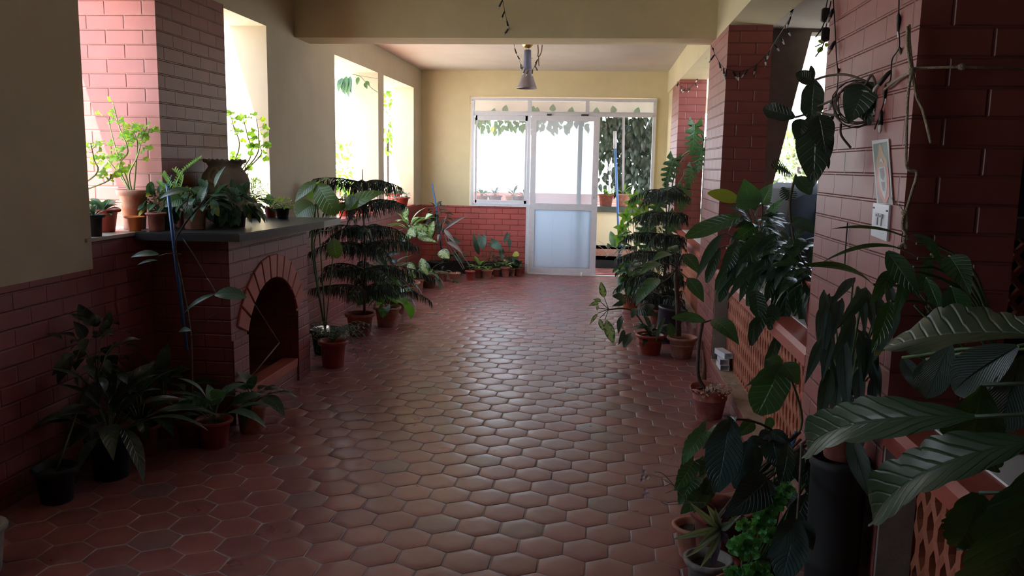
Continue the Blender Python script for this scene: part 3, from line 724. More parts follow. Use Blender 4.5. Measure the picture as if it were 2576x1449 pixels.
for a in ((2305, 612, 2.15), (2308, 650, 2.15), (2388, 645, 2.1), (2392, 722, 2.1), (2252, 684, 2.1), (2297, 672, 2.1), (2240, 758, 2.1), (2196, 716, 2.2), (2330, 700, 2.15), (2350, 780, 2.15), (2340, 640, 2.2)):
    p = at(*a); B.stem(bez((1.05, 2.2, .93), p, c=(.97, 2.2, p.z+.02), n=7), .0035)
for i in range(14):
    B.stem(bez((1.05, 2.2, .93), at(B.r.uniform(2290, 2400), B.r.uniform(700, 900), 2.15), n=5), .0028)
B.build(t, L_mid)
# ---- black drum with a drooping lily on top
drum = (.745, 2.50, 0)
bm = bmesh.new(); lathe(bm, [(.072, 0), (.075, .01), (.078, .30), (.081, .31), (.078, .32), (.082, .61), (.087, .62), (.087, .645), (.081, .645), (.078, .60), (.0001, .62)], 30, drum)
tag(obj('black_drum', bm, M_blackpl), 'black plastic drum standing on the floor against the near brick pier', 'drum')
t = potted('drooping_lily', 'lily with many long grey-green hanging leaves, set on top of the black drum', (.745, 2.49, .646), .068, .05, .12, M_terra2)
B = LB(7)
rows = [(2179, 726, 2.3, 2100, 832, 2.15, 36), (2148, 790, 2.3, 2088, 910, 2.15, 32), (2122, 852, 2.3, 2132, 1040, 2.2, 44), (2088, 930, 2.3, 2056, 1070, 2.2, 42),
        (2160, 930, 2.35, 2165, 1040, 2.25, 36), (2257, 768, 2.3, 2196, 910, 2.2, 46), (2140, 1100, 2.3, 2190, 1256, 2.2, 58), (2095, 850, 2.35, 2068, 960, 2.25, 30),
        (2200, 740, 2.4, 2230, 850, 2.3, 34), (2110, 960, 2.4, 2096, 1080, 2.3, 34), (2180, 850, 2.35, 2172, 960, 2.3, 34), (2100, 745, 2.5, 2060, 850, 2.35, 34),
        (2150, 700, 2.5, 2090, 770, 2.4, 28), (2120, 1010, 2.3, 2150, 1120, 2.25, 40), (2070, 1040, 2.4, 2040, 1140, 2.3, 34), (2190, 900, 2.4, 2215, 1000, 2.3, 36)]
rows += [(x, y, 2.42, x+B.r.uniform(-45, 30), y+B.r.uniform(80, 130), 2.3, B.r.uniform(24, 34)) for x, y in [(B.r.uniform(2060, 2240), B.r.uniform(700, 1050)) for k in range(22)]]
pl(B, [(*r[:6], r[6]*.88, 'lance') for r in rows], fold=.28, seg=12, half=3, arch=.08)
for r in rows: B.stem(bez((.735, 2.47, .78), at(*r[:3]), c=at(r[0]-5, r[1]-30, r[2]+.1), n=7), .0032)
B.build(t, L_ribbed)
# ---- trifoliate philodendron, dark blue-green
t = potted('trifoliate_philodendron', 'philodendron with dark three-lobed leaves on long stalks in a terracotta pot near the black drum', (.49, 3.02, 0), .11, .08, .25, M_terra2, seed=5)
B = LB(9); tr = dict(seg=14, half=3, fold=.15)
def tri(hub, Y, tips, st):
    for (x, y, yy, w_, k) in tips: pl(B, [(hub[0], hub[1], Y, x, y, yy, w_, k, dict(tr))])
    B.stem(bez(at(*st), at(hub[0], hub[1], Y), c=at((st[0]+hub[0])/2+10, min(st[1], hub[1])-10, (st[2]+Y)/2), n=8), .0042)
tri((1835, 1056), 2.7, [(1803, 1238, 2.6, 92, 'ell'), (1768, 1130, 2.6, 32, 'lance'), (1850, 1060, 2.6, 22, 'lance'), (1858, 1120, 2.65, 30, 'lance')], (1985, 1120, 2.85))
tri((2006, 1308), 2.3, [(1966, 1470, 2.2, 92, 'ell'), (1930, 1404, 2.2, 55, 'lance'), (2044, 1384, 2.25, 55, 'lance')], (2014, 1120, 2.8))
tri((1932, 1205), 2.55, [(1824, 1300, 2.45, 95, 'ovate'), (1900, 1275, 2.5, 60, 'ovate')], (1990, 1180, 2.8))
tri((1880, 1110), 2.7, [(1850, 1230, 2.65, 60, 'ell'), (1905, 1190, 2.7, 50, 'lance'), (1925, 1110, 2.7, 30, 'lance')], (1990, 1130, 2.85))
tri((1935, 1085), 2.8, [(1955, 1175, 2.75, 70, 'ell'), (1990, 1120, 2.75, 34, 'lance'), (1905, 1120, 2.75, 34, 'lance')], (2000, 1160, 2.9))
for i in range(16):
    B.stem(bez((.50+B.r.uniform(-.03, .03), 3.0+B.r.uniform(-.03, .03), .2), at(B.r.uniform(1930, 2050), B.r.uniform(1080, 1180), 2.9), n=6, sag=-.02), .005)
B.build(t, L_blue, M_bark)
# the green three-lobed vine leaf in front of the screen
t = potted('three_lobed_climber', 'climbing plant holding one large matt green three-lobed leaf up before the terracotta screen', (.62, 3.22, 0), .075, .055, .14, M_terra)
B = LB(10); pl(B, [(1968, 915, 3.0, 1905, 1042, 2.95, 86, 'obl', dict(tr)), (1968, 915, 3.0, 1876, 972, 2.95, 22, 'lance', dict(tr)), (1968, 915, 3.0, 2008, 968, 2.95, 58, 'ovate', dict(tr)), (1968, 912, 3.0, 1925, 905, 3.0, 30, 'ovate', dict(tr))])
B.stem(spline([(.62, 3.22, .12), (.68, 3.18, .35), at(2014, 1080, 3.05), at(2000, 980, 3.0), at(1968, 915, 3.0)], 5), .0045)
pl(B, [(1895, 1060, 3.1, 1850, 1100, 3.05, 36, 'ovate'), (1940, 1050, 3.1, 1925, 1085, 3.1, 26, 'ovate')]); B.build(t, L_mid)
bm = bmesh.new(); tube(bm, [at(2003, 1085, 3.06), at(1960, 1225, 3.0), (.63, 3.0, .2)], .0085, 10)
tag(obj('blue_stake', bm, M_bluep), 'bright blue plastic stake pushed into the pot of three-lobed leaves near the drum', 'stake')
# heart shaped leaves at the left edge of the group
t = potted('grape_ivy', 'ivy with mid green scalloped leaves spilling toward the walkway, in front of the flowering pot', (.40, 3.12, 0), .07, .05, .13, M_terra)
B = LB(14); pl(B, [(1775, 1085, 3.0, 1716, 1168, 2.9, 48, 'heart'), (1745, 1160, 2.95, 1697, 1235, 2.85, 48, 'heart'), (1752, 1200, 2.95, 1708, 1272, 2.85, 50, 'heart'), (1770, 1240, 2.9, 1712, 1292, 2.8, 46, 'heart', dict(yel=.5)),
    (1790, 1210, 2.95, 1745, 1290, 2.85, 44, 'heart'), (1800, 1150, 3.0, 1760, 1200, 2.9, 40, 'heart'), (1820, 1120, 3.0, 1800, 1180, 2.95, 40, 'heart')], teeth=.12, nl=6, wav=.05)
for a in ((1775, 1085), (1745, 1160), (1752, 1200), (1770, 1240), (1800, 1150)): B.stem(bez((.40, 3.12, .1), at(*a, 2.97), c=(.44, 3.08, .35), n=6), .0028)
B.build(t, L_mid)
# orchid-like sprig
t = potted('wiry_orchid', 'wiry orchid arching out over the floor tiles with two sprays of tiny pink-white flowers', (.47, 2.86, 0), .06, .045, .11, M_redpl)
B = LB(15)
B.stem(spline([(.47, 2.86, .1), at(1800, 1280, 2.8), at(1730, 1260, 2.75), at(1690, 1215, 2.7), at(1665, 1190, 2.68), at(1645, 1187, 2.68)], 5), .0016)
for a, b in (((1700, 1225), (1668, 1205)), ((1735, 1265), (1680, 1270)), ((1680, 1270), (1662, 1262)), ((1690, 1215), (1668, 1225)), ((1700, 1230), (1676, 1240)), ((1860, 1170), (1880, 1215)), ((1880, 1215), (1905, 1210)), ((1880, 1215), (1868, 1200)), ((1860, 1215), (1885, 1222)), ((1830, 1290), (1880, 1340))):
    B.stem(bez(at(*a, 2.72), at(*b, 2.68), n=3), .0011)
B.build(t, L_mid, M_pale)
fb = bmesh.new(); rd = random.Random(2)
for cx_, cy_ in ((1622, 1185), (1618, 1198), (1628, 1200), (1616, 1207), (1624, 1232), (1628, 1242), (1621, 1246)):
    for k in range(5):
        c = at(cx_, cy_, 2.68); a = k*1.26; leaf(fb, c, c+Vector((math.cos(a)*.009, -.003, math.sin(a)*.009)), .008, 'ell', nrm=(0, -1, 0), seg=3, half=1, rnd=rd, yel=0)
obj_raw('flower', fb, simple('pale_pink_petal', (.75, .55, .62), .6), t)
# ---- oyster plant and curly begonia at the bottom edge
t = potted('oyster_plant', 'low plant with narrow silver-striped leaves, purple beneath, in a grey pot by the walkway', (.415, 2.78, 0), .075, .06, .16, simple('grey_pot', (.25, .23, .21), .8, mottle=.4, mscale=20))
B = LB(16); c = (1812, 1330, 2.74)
pl(B, [(c[0], c[1], 2.74, x, y, Y, w_, 'lance', dict(fold=.35, arch=a)) for x, y, Y, w_, a in ((1688, 1358, 2.66, 20, .1), (1734, 1262, 2.7, 18, .05), (1778, 1270, 2.7, 24, .02), (1720, 1405, 2.66, 16, .12), (1750, 1380, 2.64, 26, .1), (1850, 1310, 2.66, 22, .05), (1760, 1430, 2.64, 18, .15), (1800, 1280, 2.66, 20, .0), (1870, 1290, 2.72, 14, 0))])
B.build(t, L_stripe)
B = LB(17); pl(B, [(c[0], c[1], 2.76, x, y, 2.72, 20, 'lance', dict(fold=.35)) for x, y in ((1790, 1440), (1840, 1390), (1775, 1320), (1765, 1350), (1830, 1270))]); B.build(t, L_purple, fn='purple_leaves')
t = potted('curly_begonia', 'bright green begonia with frilled crinkled leaves at the bottom edge by the drum', (.50, 2.62, 0), .08, .06, .15, M_terra)
B = LB(18)
for hx, hy, n_, r_ in ((1870, 1370, 7, 46), (1900, 1440, 7, 46), (1925, 1290, 6, 34), (1905, 1320, 6, 30), (1870, 1320, 5, 26), (1950, 1260, 6, 30), (1975, 1230, 6, 26), (1935, 1345, 6, 30), (1845, 1440, 5, 30)):
    p = at(hx, hy, 2.52)
    for k in range(n_):
        a = 2*PI*k/n_+hx; d = Vector((math.cos(a), -.25+.3*math.sin(a*2), math.sin(a)*.85))*(r_/F_PX*2.52)
        B.leaf(p, p+d, r_*.8/F_PX*2.52, 'round', nrm=(-.1, -1, .5), teeth=.25, nl=4, wav=.22, arch=.05, seg=16, half=3)
    B.stem(bez((.50, 2.62, .12), p, n=5), .0032)
B.build(t, L_curly)
# ---- pots along the plinth
t = potted('cane_plant', 'bare cane with two drooping leaves in a chipped pink-washed terracotta pot', (.70, 5.0, 0), .118, .078, .19, M_terrap, chip=.05, seed=2, rim=.006)
B = LB(19); B.stem(spline([(.69, 5.02, .14), at(1757, 945, 5.02), at(1758, 870, 5.02), at(1766, 818, 5.0), at(1768, 806, 5.0)], 6), [.011]*25, 8)
pl(B, [(1775, 808, 5.0, 1690, 800, 4.9, 30, 'ell', dict(nrm=(0, -.8, .6), arch=.1)), (1790, 805, 5.0, 1900, 868, 4.85, 50, 'lance', dict(nrm=(.2, -1, .7), arch=.15))])
B.stem(bez(at(1768, 812, 5.), at(1790, 805, 5.), n=3), .005); B.stem(bez(at(1768, 812, 5.), at(1775, 808, 5.), n=3), .005); B.build(t, L_mid, M_bark)
bm = bmesh.new(); tube(bm, [at(1770, 955, 4.97), at(1772, 920, 4.99), at(1768, 880, 5.0)], [.018, .012, .006], 7); obj_raw('dry_sheath', bm, simple('dry_leaf_brown', (.18, .08, .04), .8), t)
fb = bmesh.new(); rd = random.Random(3)
for i in range(170):
    u_ = rd.random(); x = 1765+u_*88+rd.gauss(0, 4); y = 1000-u_*42+rd.gauss(0, 7)-14*math.sin(u_*6.3); c = at(x, y, 4.86+rd.uniform(-.02, .02))
    a = rd.random()*6; leaf(fb, c, c+Vector((math.cos(a)*.009, rd.uniform(-.006, .006), math.sin(a)*.009)), .010, 'round', nrm=(rd.uniform(-.6, .6), -1, .4), seg=2, half=1, rnd=rd, yel=0)
o = obj_raw('dried_flower_spray', fb, simple('cream_dried_flower', (.62, .52, .40), .8)); tag(o, 'spray of tiny cream dried flowers lying over the rim of the pink-washed pot', 'dried flowers')
t = potted('palm_cane', 'stout-stemmed plant with arching leaf stalks in the speckled terracotta pot nearest the pier', (.685, 6.62, 0), .112, .08, .165, M_terra, seed=6)
B = LB(20); B.stem([at(1707, 845, 6.62), at(1706, 770, 6.62), at(1700, 700, 6.62), at(1702, 672, 6.62)], [.022, .02, .017, .014], 8)
for hx, hy, tx, ty, w_ in ((1665, 665, 1610, 690, 34), (1655, 700, 1625, 745, 44), (1690, 640, 1640, 660, 30), (1720, 640, 1760, 690, 34), (1690, 620, 1700, 640, 26), (1730, 700, 1770, 760, 36), (1640, 720, 1600, 770, 36)):
    B.stem(bez(at(1702, 676, 6.6), at(hx, hy, 6.5), c=at((1702+hx)/2+6, hy-6, 6.55), n=6), .005); pl(B, [(hx, hy, 6.5, tx, ty, 6.4, w_, 'lance', dict(nrm=(-.3, -.6, .9), arch=.15))])
pl(B, [(1685, 812, 6.5, 1690, 850, 6.45, 22, 'ell'), (1672, 800, 6.5, 1650, 860, 6.45, 12, 'lance')]); B.build(t, L_mid, M_bark)
t = potted('dumb_cane', 'dumb cane with yellow-marbled leaves leaning out over the floor before the bucket', (.44, 6.69, 0), .112, .078, .165, M_redpl, seed=8)
B = LB(21)
pl(B, [(1520, 748, 6.5, 1512, 710, 6.45, 18, 'ell'), (1505, 762, 6.5, 1480, 770, 6.4, 12, 'lance'), (1512, 758, 6.5, 1492, 754, 6.4, 10, 'ell'), (1503, 790, 6.5, 1483, 818, 6.4, 9, 'lance'), (1525, 805, 6.4, 1543, 862, 6.35, 26, 'ell'), (1508, 802, 6.4, 1518, 832, 6.35, 13, 'ell'), (1505, 768, 6.5, 1502, 782, 6.45, 9, 'lance')], nrm=(-.1, -1, .3))
for a, b in (((1531, 778), (1520, 748)), ((1531, 778), (1512, 760)), ((1531, 778), (1505, 775)), ((1531, 778), (1509, 800)), ((1531, 778), (1522, 804)), ((1531, 778), (1503, 788))): B.stem(bez(at(*a, 6.5), at(*b, 6.45), n=3), .003)
B.stem(spline([(.44, 6.69, .14), at(1600, 790, 6.6), at(1570, 776, 6.55), at(1531, 779, 6.5)], 5), .007); B.build(t, L_varieg)
B = LB(22); pl(B, [(1574, 757, 6.5, 1541, 745, 6.4, 24, 'ell', dict(nrm=(0, -1, .7))), (1570, 760, 6.5, 1540, 770, 6.4, 14, 'lance'), (1565, 795, 6.5, 1556, 840, 6.4, 16, 'lance'), (1570, 830, 6.5, 1555, 868, 6.4, 14, 'lance'), (1590, 838, 6.5, 1570, 875, 6.4, 24, 'ell'), (1600, 780, 6.5, 1655, 795, 6.4, 30, 'lance'), (1605, 765, 6.5, 1625, 745, 6.4, 14, 'lance'), (1640, 765, 6.5, 1628, 790, 6.4, 24, 'ell'), (1600, 775, 6.5, 1590, 800, 6.4, 18, 'ell')])
rosette(B, (.44, 6.69, .15), 22, .17, .045, 'lance', el=(5, 75), droop=.9); B.build(t, L_dark, fn='dark_foliage', sn='petiole')
bm = bmesh.new(); c = Vector((.60, 7.18, .0)); lathe(bm, [(.085, 0), (.09, .01), (.112, .27), (.118, .272), (.118, .29), (.108, .292), (.10, .2), (.0001, .2)], 26)
for v in bm.verts: v.co = Matrix.Rotation(math.radians(9), 4, 'Y') @ v.co + c + Vector((0, 0, .014))
tag(obj('bucket', bm, M_bluebl), 'tall blue-black plastic bucket tilted behind the two terracotta floor pots', 'bucket')
# ---- conifer, monstera, climbers between the piers
t = potted('norfolk_pine', 'dark drooping norfolk island pine beside the middle brick pier', (.60, 7.75, 0), .12, .09, .2, M_terra2)
B = LB(23); norfolk(B, (.60, 7.75, .15), .30, 1.30, 6, .50, 5, az0=.4, n=7, nlen=.14, dens=.008); B.build(t, L_needle, M_bark)
t = potted('swiss_cheese_plant', 'tall swiss cheese plant with slashed leaves climbing beside the far brick pier', (.66, 8.75, 0), .11, .08, .18, M_terra)
B = LB(24); mo = dict(cut=.62, nl=6, slant=.35, half=4, fold=.12, arch=.1)
pl(B, [(1748, 312, 7.9, 1740, 392, 7.85, 44, 'heart', mo), (1768, 372, 7.9, 1754, 436, 7.85, 40, 'heart', mo), (1697, 398, 8.4, 1676, 470, 8.3, 44, 'heart', mo), (1742, 420, 8.5, 1728, 470, 8.4, 34, 'heart', mo),
    (1684, 470, 8.5, 1668, 520, 8.4, 46, 'heart', mo), (1720, 470, 8.4, 1712, 530, 8.3, 44, 'heart', mo), (1640, 560, 8.6, 1600, 620, 8.4, 50, 'heart', mo), (1660, 500, 8.6, 1640, 560, 8.5, 44, 'heart', mo),
    (1655, 590, 8.4, 1612, 650, 8.3, 48, 'heart', mo), (1700, 540, 8.4, 1676, 600, 8.3, 44, 'heart', mo), (1690, 610, 8.4, 1655, 670, 8.3, 48, 'heart', mo)])
B.stem(spline([(.66, 8.75, .12), (.70, 8.7, .5), (.68, 8.6, .9), at(1705, 410, 8.5), at(1768, 360, 8.0), at(1750, 312, 7.9)], 6), .008)
for a in ((1697, 398, 8.4), (1742, 420, 8.5), (1684, 470, 8.5), (1720, 470, 8.4), (1640, 560, 8.6), (1660, 500, 8.6), (1655, 590, 8.4), (1700, 540, 8.4), (1690, 610, 8.4), (1768, 372, 7.9)): B.stem(bez(at(1712, a[1]+35, 8.6), at(*a), n=5, sag=-.03), .004)
B.build(t, L_mid)
t = potted('tree_ivy', 'light green lobed-leaf ivy tree near the open doorway, catching the light', (.46, 10.2, 0), .10, .08, .16, M_terra2)
B = LB(25)
for hx, hy in ((1590, 515), (1575, 545), (1605, 545), (1565, 575), (1560, 600), (1620, 520), (1600, 500), (1640, 545)):
    p = at(hx, hy, 10.1)
    for k in range(5):
        a = k*1.26+hx; B.leaf(p, p+Vector((math.cos(a)*.11, -.05, math.sin(a)*.11)), .07, 'ovate', nrm=(0, -1, .5))
    B.stem(bez((.46, 10.2, .12), p, n=5, sag=-.05), .004)
B.build(t, L_light)
for k, (lx, ly, hh, nm, lab, mt_, ln, wd, kd, n_, rx) in enumerate((
    (.44, 9.35, .72, 'hanging_foliage_plant', 'bushy plant with greyish hanging leaves just inside the open doorway', L_silver, .13, .042, 'lance', 90, .19),
    (.35, 8.85, .42, 'pothos', 'pothos with round bright leaves trailing over an orange bowl near the doorway', L_mid, .10, .07, 'heart', 60, .15),
    (.60, 8.3, .60, 'shade_shrub', 'dense dark shrub between the slashed-leaf plant and the blue-black bucket', L_dark, .14, .05, 'lance', 110, .22))):
    t = potted(nm, lab, (lx, ly, 0), .10, .075, .14, (M_terra2, simple('orange_clay', (.5, .13, .05), .6), M_terra)[k], seed=k+20)
    B = LB(40+k); bush(B, (lx, ly, .14+hh/2), (rx, rx, hh/2), n_, ln, wd, kd, hang=.7, stems=14); B.build(t, mt_)
t = potted('slender_shrub', 'thin upright shrub with small leaves behind the slashed-leaf plant, by the corner panel', (.68, 10.35, 0), .08, .06, .14, M_terra)
B = LB(45); bush(B, (.68, 10.35, .62), (.12, .14, .44), 70, .10, .04, 'lance', hang=.5, stems=10); B.build(t, L_silver)
# aluminium box sections on the plinth ledge
bm0 = None
for i, (x, y, z, r_) in enumerate(((.885, 5.78, .124, .02), (.885, 5.78, .164, -.03), (.89, 5.80, .204, .25))):
    bm = bmesh.new(); w_, h_, l_ = .030, .019, .18
    for a in ((-w_, -w_+.002, -h_, h_), (w_-.002, w_, -h_, h_), (-w_, w_, -h_, -h_+.002), (-w_, w_, h_-.002, h_)): bx(bm, a[0], a[1], -l_/2, l_/2, a[2], a[3])
    bmesh.ops.transform(bm, matrix=Matrix.Translation((x, y, z+h_)) @ Matrix.Rotation(r_, 4, 'Z'), verts=bm.verts)
    tag(obj('box_section', bm, M_alu), ('short aluminium box section lying lowest on the plinth ledge', 'short aluminium box section in the middle of the little stack on the ledge', 'short aluminium box section askew on top of the stack on the ledge')[i], 'metal profile', 'aluminium offcuts on the plinth ledge')
# ---- on the coping of the middle bay
t = potted('blushing_philodendron', 'philodendron with big oblong leaves, one yellow, in a red pot at the middle pier', (.96, 5.78, .797), .085, .062, .18, M_redpl)
B = LB(50); ob = dict(seg=14, half=3, fold=.12, arch=.04)
pl(B, [(1862, 503, 5.3, 1780, 486, 5.2, 35, 'ell', dict(ob, yel=.99, nrm=(0, -1, .4))), (1888, 525, 5.2, 1872, 450, 5.1, 64, 'ovate', dict(ob, nrm=(0, -1, -.1), yel=.1)), (1862, 545, 5.3, 1725, 598, 5.0, 42, 'obl', dict(ob, nrm=(.1, -1, .7), yel=.1)),
       (1918, 512, 5.3, 1944, 462, 5.2, 42, 'ovate', dict(ob, yel=.1)), (1905, 565, 5.3, 1856, 600, 5.2, 36, 'obl', dict(ob, yel=.1)), (1930, 545, 5.4, 1972, 500, 5.3, 24, 'lance', dict(ob, yel=.1))])
for a in ((1862, 503), (1888, 525), (1862, 545), (1918, 512), (1905, 565), (1930, 545)): B.stem(bez((.96, 5.7, .95), at(*a, 5.3), c=at(1925, 590, 5.5), n=7), .005)
B.build(t, L_mid)
t = potted('long_leaf_philodendron', 'philodendron whose long dark leaves hang in a curtain over the middle parapet', (.99, 5.0, .797), .075, .06, .13, simple('cream_basket', (.5, .44, .33), .6, bump=1, bscale=20, mottle=.7, mscale=30, mcol=(.05, .04, .03)))
B = LB(51)
rows = [(1880, 620, 4.6, 1800, 745, 4.5, 26), (1930, 640, 4.4, 1880, 770, 4.35, 30), (1960, 700, 4.3, 1945, 820, 4.2, 28), (1980, 720, 4.2, 1970, 850, 4.1, 30), (2010, 720, 4.1, 2030, 850, 4.0, 30), (2035, 760, 4.0, 2050, 880, 3.9, 30), (1900, 600, 4.5, 1850, 700, 4.45, 24), (1840, 640, 4.7, 1800, 730, 4.6, 22), (1995, 620, 4.3, 1950, 700, 4.3, 26), (1815, 590, 4.7, 1752, 702, 4.6, 26), (1812, 625, 4.7, 1778, 712, 4.65, 24), (1855, 610, 4.6, 1825, 685, 4.5, 34), (1865, 640, 4.6, 1828, 730, 4.5, 40), (1925, 590, 4.5, 1862, 660, 4.4, 44), (1945, 610, 4.4, 1925, 685, 4.4, 30),
        (1905, 660, 4.4, 1830, 755, 4.3, 24), (1960, 590, 4.5, 1905, 640, 4.4, 30), (1900, 730, 4.2, 1908, 800, 4.1, 40), (1925, 760, 4.2, 1900, 860, 4.1, 30), (1945, 765, 4.1, 1935, 830, 4.0, 34), (1900, 800, 4.2, 1890, 870, 4.1, 26),
        (1950, 690, 4.3, 1920, 770, 4.2, 26), (1970, 650, 4.3, 1975, 760, 4.2, 30), (1995, 680, 4.2, 1998, 790, 4.1, 36), (1885, 680, 4.5, 1860, 760, 4.4, 26), (1960, 840, 4.0, 1925, 930, 3.9, 26), (1840, 690, 4.6, 1810, 760, 4.5, 22)]
pl(B, [(*r, 'obl' if i % 3 else 'lance') for i, r in enumerate(rows)], fold=.3, seg=12, half=3, arch=.08, yel=.3)
for r in rows: B.stem(bez((.99, 5.0, .9), at(*r[:3]), c=at(r[0]+14, r[1]-24, r[2]+.1), n=6), .0036)
B.stem(spline([(.95, 4.4, .80), at(1950, 830, 4.2), at(1985, 810, 4.1), at(2010, 770, 4.1), at(2030, 735, 4.0), at(2060, 720, 3.8)], 5), .008)
B.build(t, L_dark)
t = potted('tall_stem_plant', 'leggy plant in a tall red pot on the outer ledge beside the near pier', (1.0, 3.78, .797), .088, .062, .22, M_redpl, rim=.006)
B = LB(52); B.stem(spline([(1.0, 3.78, .98), at(2010, 640, 3.8), at(1990, 560, 3.8), at(1988, 500, 3.8), at(2002, 440, 3.75)], 6), .006, 6)
pl(B, [(1990, 560, 3.8, 2055, 590, 3.7, 44, 'heart', dict(nrm=(0, -.8, .8))), (2002, 445, 3.75, 2040, 490, 3.7, 40, 'ell'), (2020, 600, 3.8, 1995, 650, 3.7, 30, 'lance'), (2040, 620, 3.8, 2060, 700, 3.7, 30, 'lance'), (2000, 700, 3.8, 1960, 740, 3.7, 30, 'lance'), (2025, 690, 3.8, 2035, 760, 3.7, 28, 'lance'),
       (2010, 660, 3.8, 1940, 670, 3.7, 20, 'lance')])
rosette(B, (1.0, 3.78, 1.0), 16, .2, .04, 'lance', el=(-10, 60), droop=1.2)
cutl = dict(cut=.75, nl=8, slant=.7, half=3, arch=.05)
pl(B, [(1992, 440, 3.9, 1942, 420, 3.8, 52, 'ell', cutl), (1968, 470, 3.9, 1990, 505, 3.8, 40, 'ell', cutl)]); B.build(t, L_dark, M_bark)
# ---- plant hanging on the near pier: coiled vine and long silhouetted leaves
t = thing('hanging_vine', 'coiled vine with long dark leaves hanging in silhouette against the bright gap', 'plant', at(2150, 255, 2.85))
B = LB(53); lo = dict(seg=16, half=3, fold=.1, arch=.03, wav=.04)
pl(B, [(2050, 205, 3.0, 2002, 185, 3.0, 34, 'ell', lo), (2046, 200, 3.0, 2040, 165, 3.0, 14, 'ell', lo), (2048, 200, 3.0, 2040, 300, 3.0, 52, 'obl', lo), (2000, 295, 3.0, 1920, 272, 3.05, 38, 'obl', lo), (2052, 282, 3.0, 2046, 470, 2.98, 88, 'lance', lo),
       (2060, 290, 2.98, 2078, 388, 2.95, 62, 'ovate', lo), (2020, 300, 3.0, 2000, 350, 3.0, 40, 'ovate', lo), (2185, 205, 2.78, 2135, 312, 2.74, 84, 'ovate', dict(lo, nrm=(-.6, -.8, .1))), (2160, 230, 2.78, 2190, 315, 2.74, 52, 'ovate', dict(lo, nrm=(-.6, -.8, .1))), (2080, 390, 3.0, 2085, 425, 3.0, 12, 'lance', lo)], nrm=(-.3, -1, .15))
for k in range(7):
    r_ = 55+7*math.sin(k*2.); P = [at(2155+(r_+4*math.sin(i*1.1+k))*math.cos(i*PI/9+k*.1), 262+(r_*.92+4*math.cos(i*.9+k*2))*math.sin(i*PI/9+k*.1), 2.78-.03*math.cos(i*.4+k)+.05*(1-math.cos(i*PI/9))*.5) for i in range(19)]
    B.stem(P, .0020 if k else .0032, 5)
for P in ([(2180, 205, 2.78), (2130, 188, 2.85), (2085, 190, 2.95), (2052, 200, 3.0)], [(2110, 245, 2.8), (2080, 258, 2.9), (2056, 268, 3.0)], [(2110, 290, 2.8), (2080, 288, 2.9), (2052, 282, 3.0), (2000, 295, 3.0)], [(2115, 310, 2.8), (2116, 340, 2.8), (2140, 372, 2.8)], [(2175, 215, 2.76), (2195, 190, 2.74), (2205, 240, 2.74), (2185, 300, 2.76)]):
    B.stem(spline([at(*p) for p in P], 5), .004)
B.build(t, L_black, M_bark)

# dark undergrowth between the walkway plants and the drum
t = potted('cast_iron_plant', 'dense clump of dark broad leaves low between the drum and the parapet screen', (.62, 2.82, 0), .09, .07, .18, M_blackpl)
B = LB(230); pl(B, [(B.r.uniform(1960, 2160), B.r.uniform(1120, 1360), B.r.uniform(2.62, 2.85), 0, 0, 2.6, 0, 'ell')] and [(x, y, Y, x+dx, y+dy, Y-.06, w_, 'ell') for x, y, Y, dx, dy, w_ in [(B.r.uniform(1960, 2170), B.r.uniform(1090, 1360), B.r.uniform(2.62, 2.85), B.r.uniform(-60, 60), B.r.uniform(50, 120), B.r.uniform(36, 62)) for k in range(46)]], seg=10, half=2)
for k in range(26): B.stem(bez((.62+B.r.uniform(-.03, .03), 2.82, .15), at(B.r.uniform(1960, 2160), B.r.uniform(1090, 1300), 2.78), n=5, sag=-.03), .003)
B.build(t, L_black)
t = potted('coping_shrub', 'small dark shrub filling the gap low beside the tall red pot on the ledge', (1.0, 4.35, .797), .075, .06, .13, M_blackpl)
B = LB(231); bush(B, (.98, 4.35, 1.02), (.10, .26, .13), 120, .11, .04, 'lance', hang=.7, stems=14); B.build(t, L_dark)
t = potted('dark_croton', 'dark shrub on the coping close behind the blushing red pot plant', (1.0, 5.42, .797), .08, .06, .14, M_terra2)
B = LB(232); bush(B, (.98, 5.4, 1.10), (.10, .20, .20), 120, .12, .045, 'lance', hang=.6, stems=14); B.build(t, L_dark)
# ================================================================== LEFT-HAND PLANTS
def geranium(B, base, tops, seed, sc=1.0, leaves=9, lw=.045):
    R = random.Random(seed)
    for P in tops:
        P = [Vector(p) for p in P]; S = spline([Vector(base)]+P, 5)
        B.stem(S, [max(.0022, .0052-.003*i/len(S)) for i in range(len(S))], 6)
        for i in range(leaves):
            t = R.uniform(.35, 1)**.8; q = S[min(len(S)-1, int(t*len(S)))]; a = R.random()*6.28; d = Vector((math.cos(a), math.sin(a), R.uniform(.1, .9))).normalized()
            m_ = q+d*.035*sc*R.uniform(.5, 1.4); B.stem([q, m_], .001, 4)
            d2 = (d+Vector((0, 0, -.4))).normalized(); B.leaf(m_, m_+d2*lw*R.uniform(.6, 1.15), lw*R.uniform(.8, 1.1), 'round', nrm=(R.uniform(-.7, .7), -.8, .7), teeth=.22, nl=4, wav=.12, seg=14)
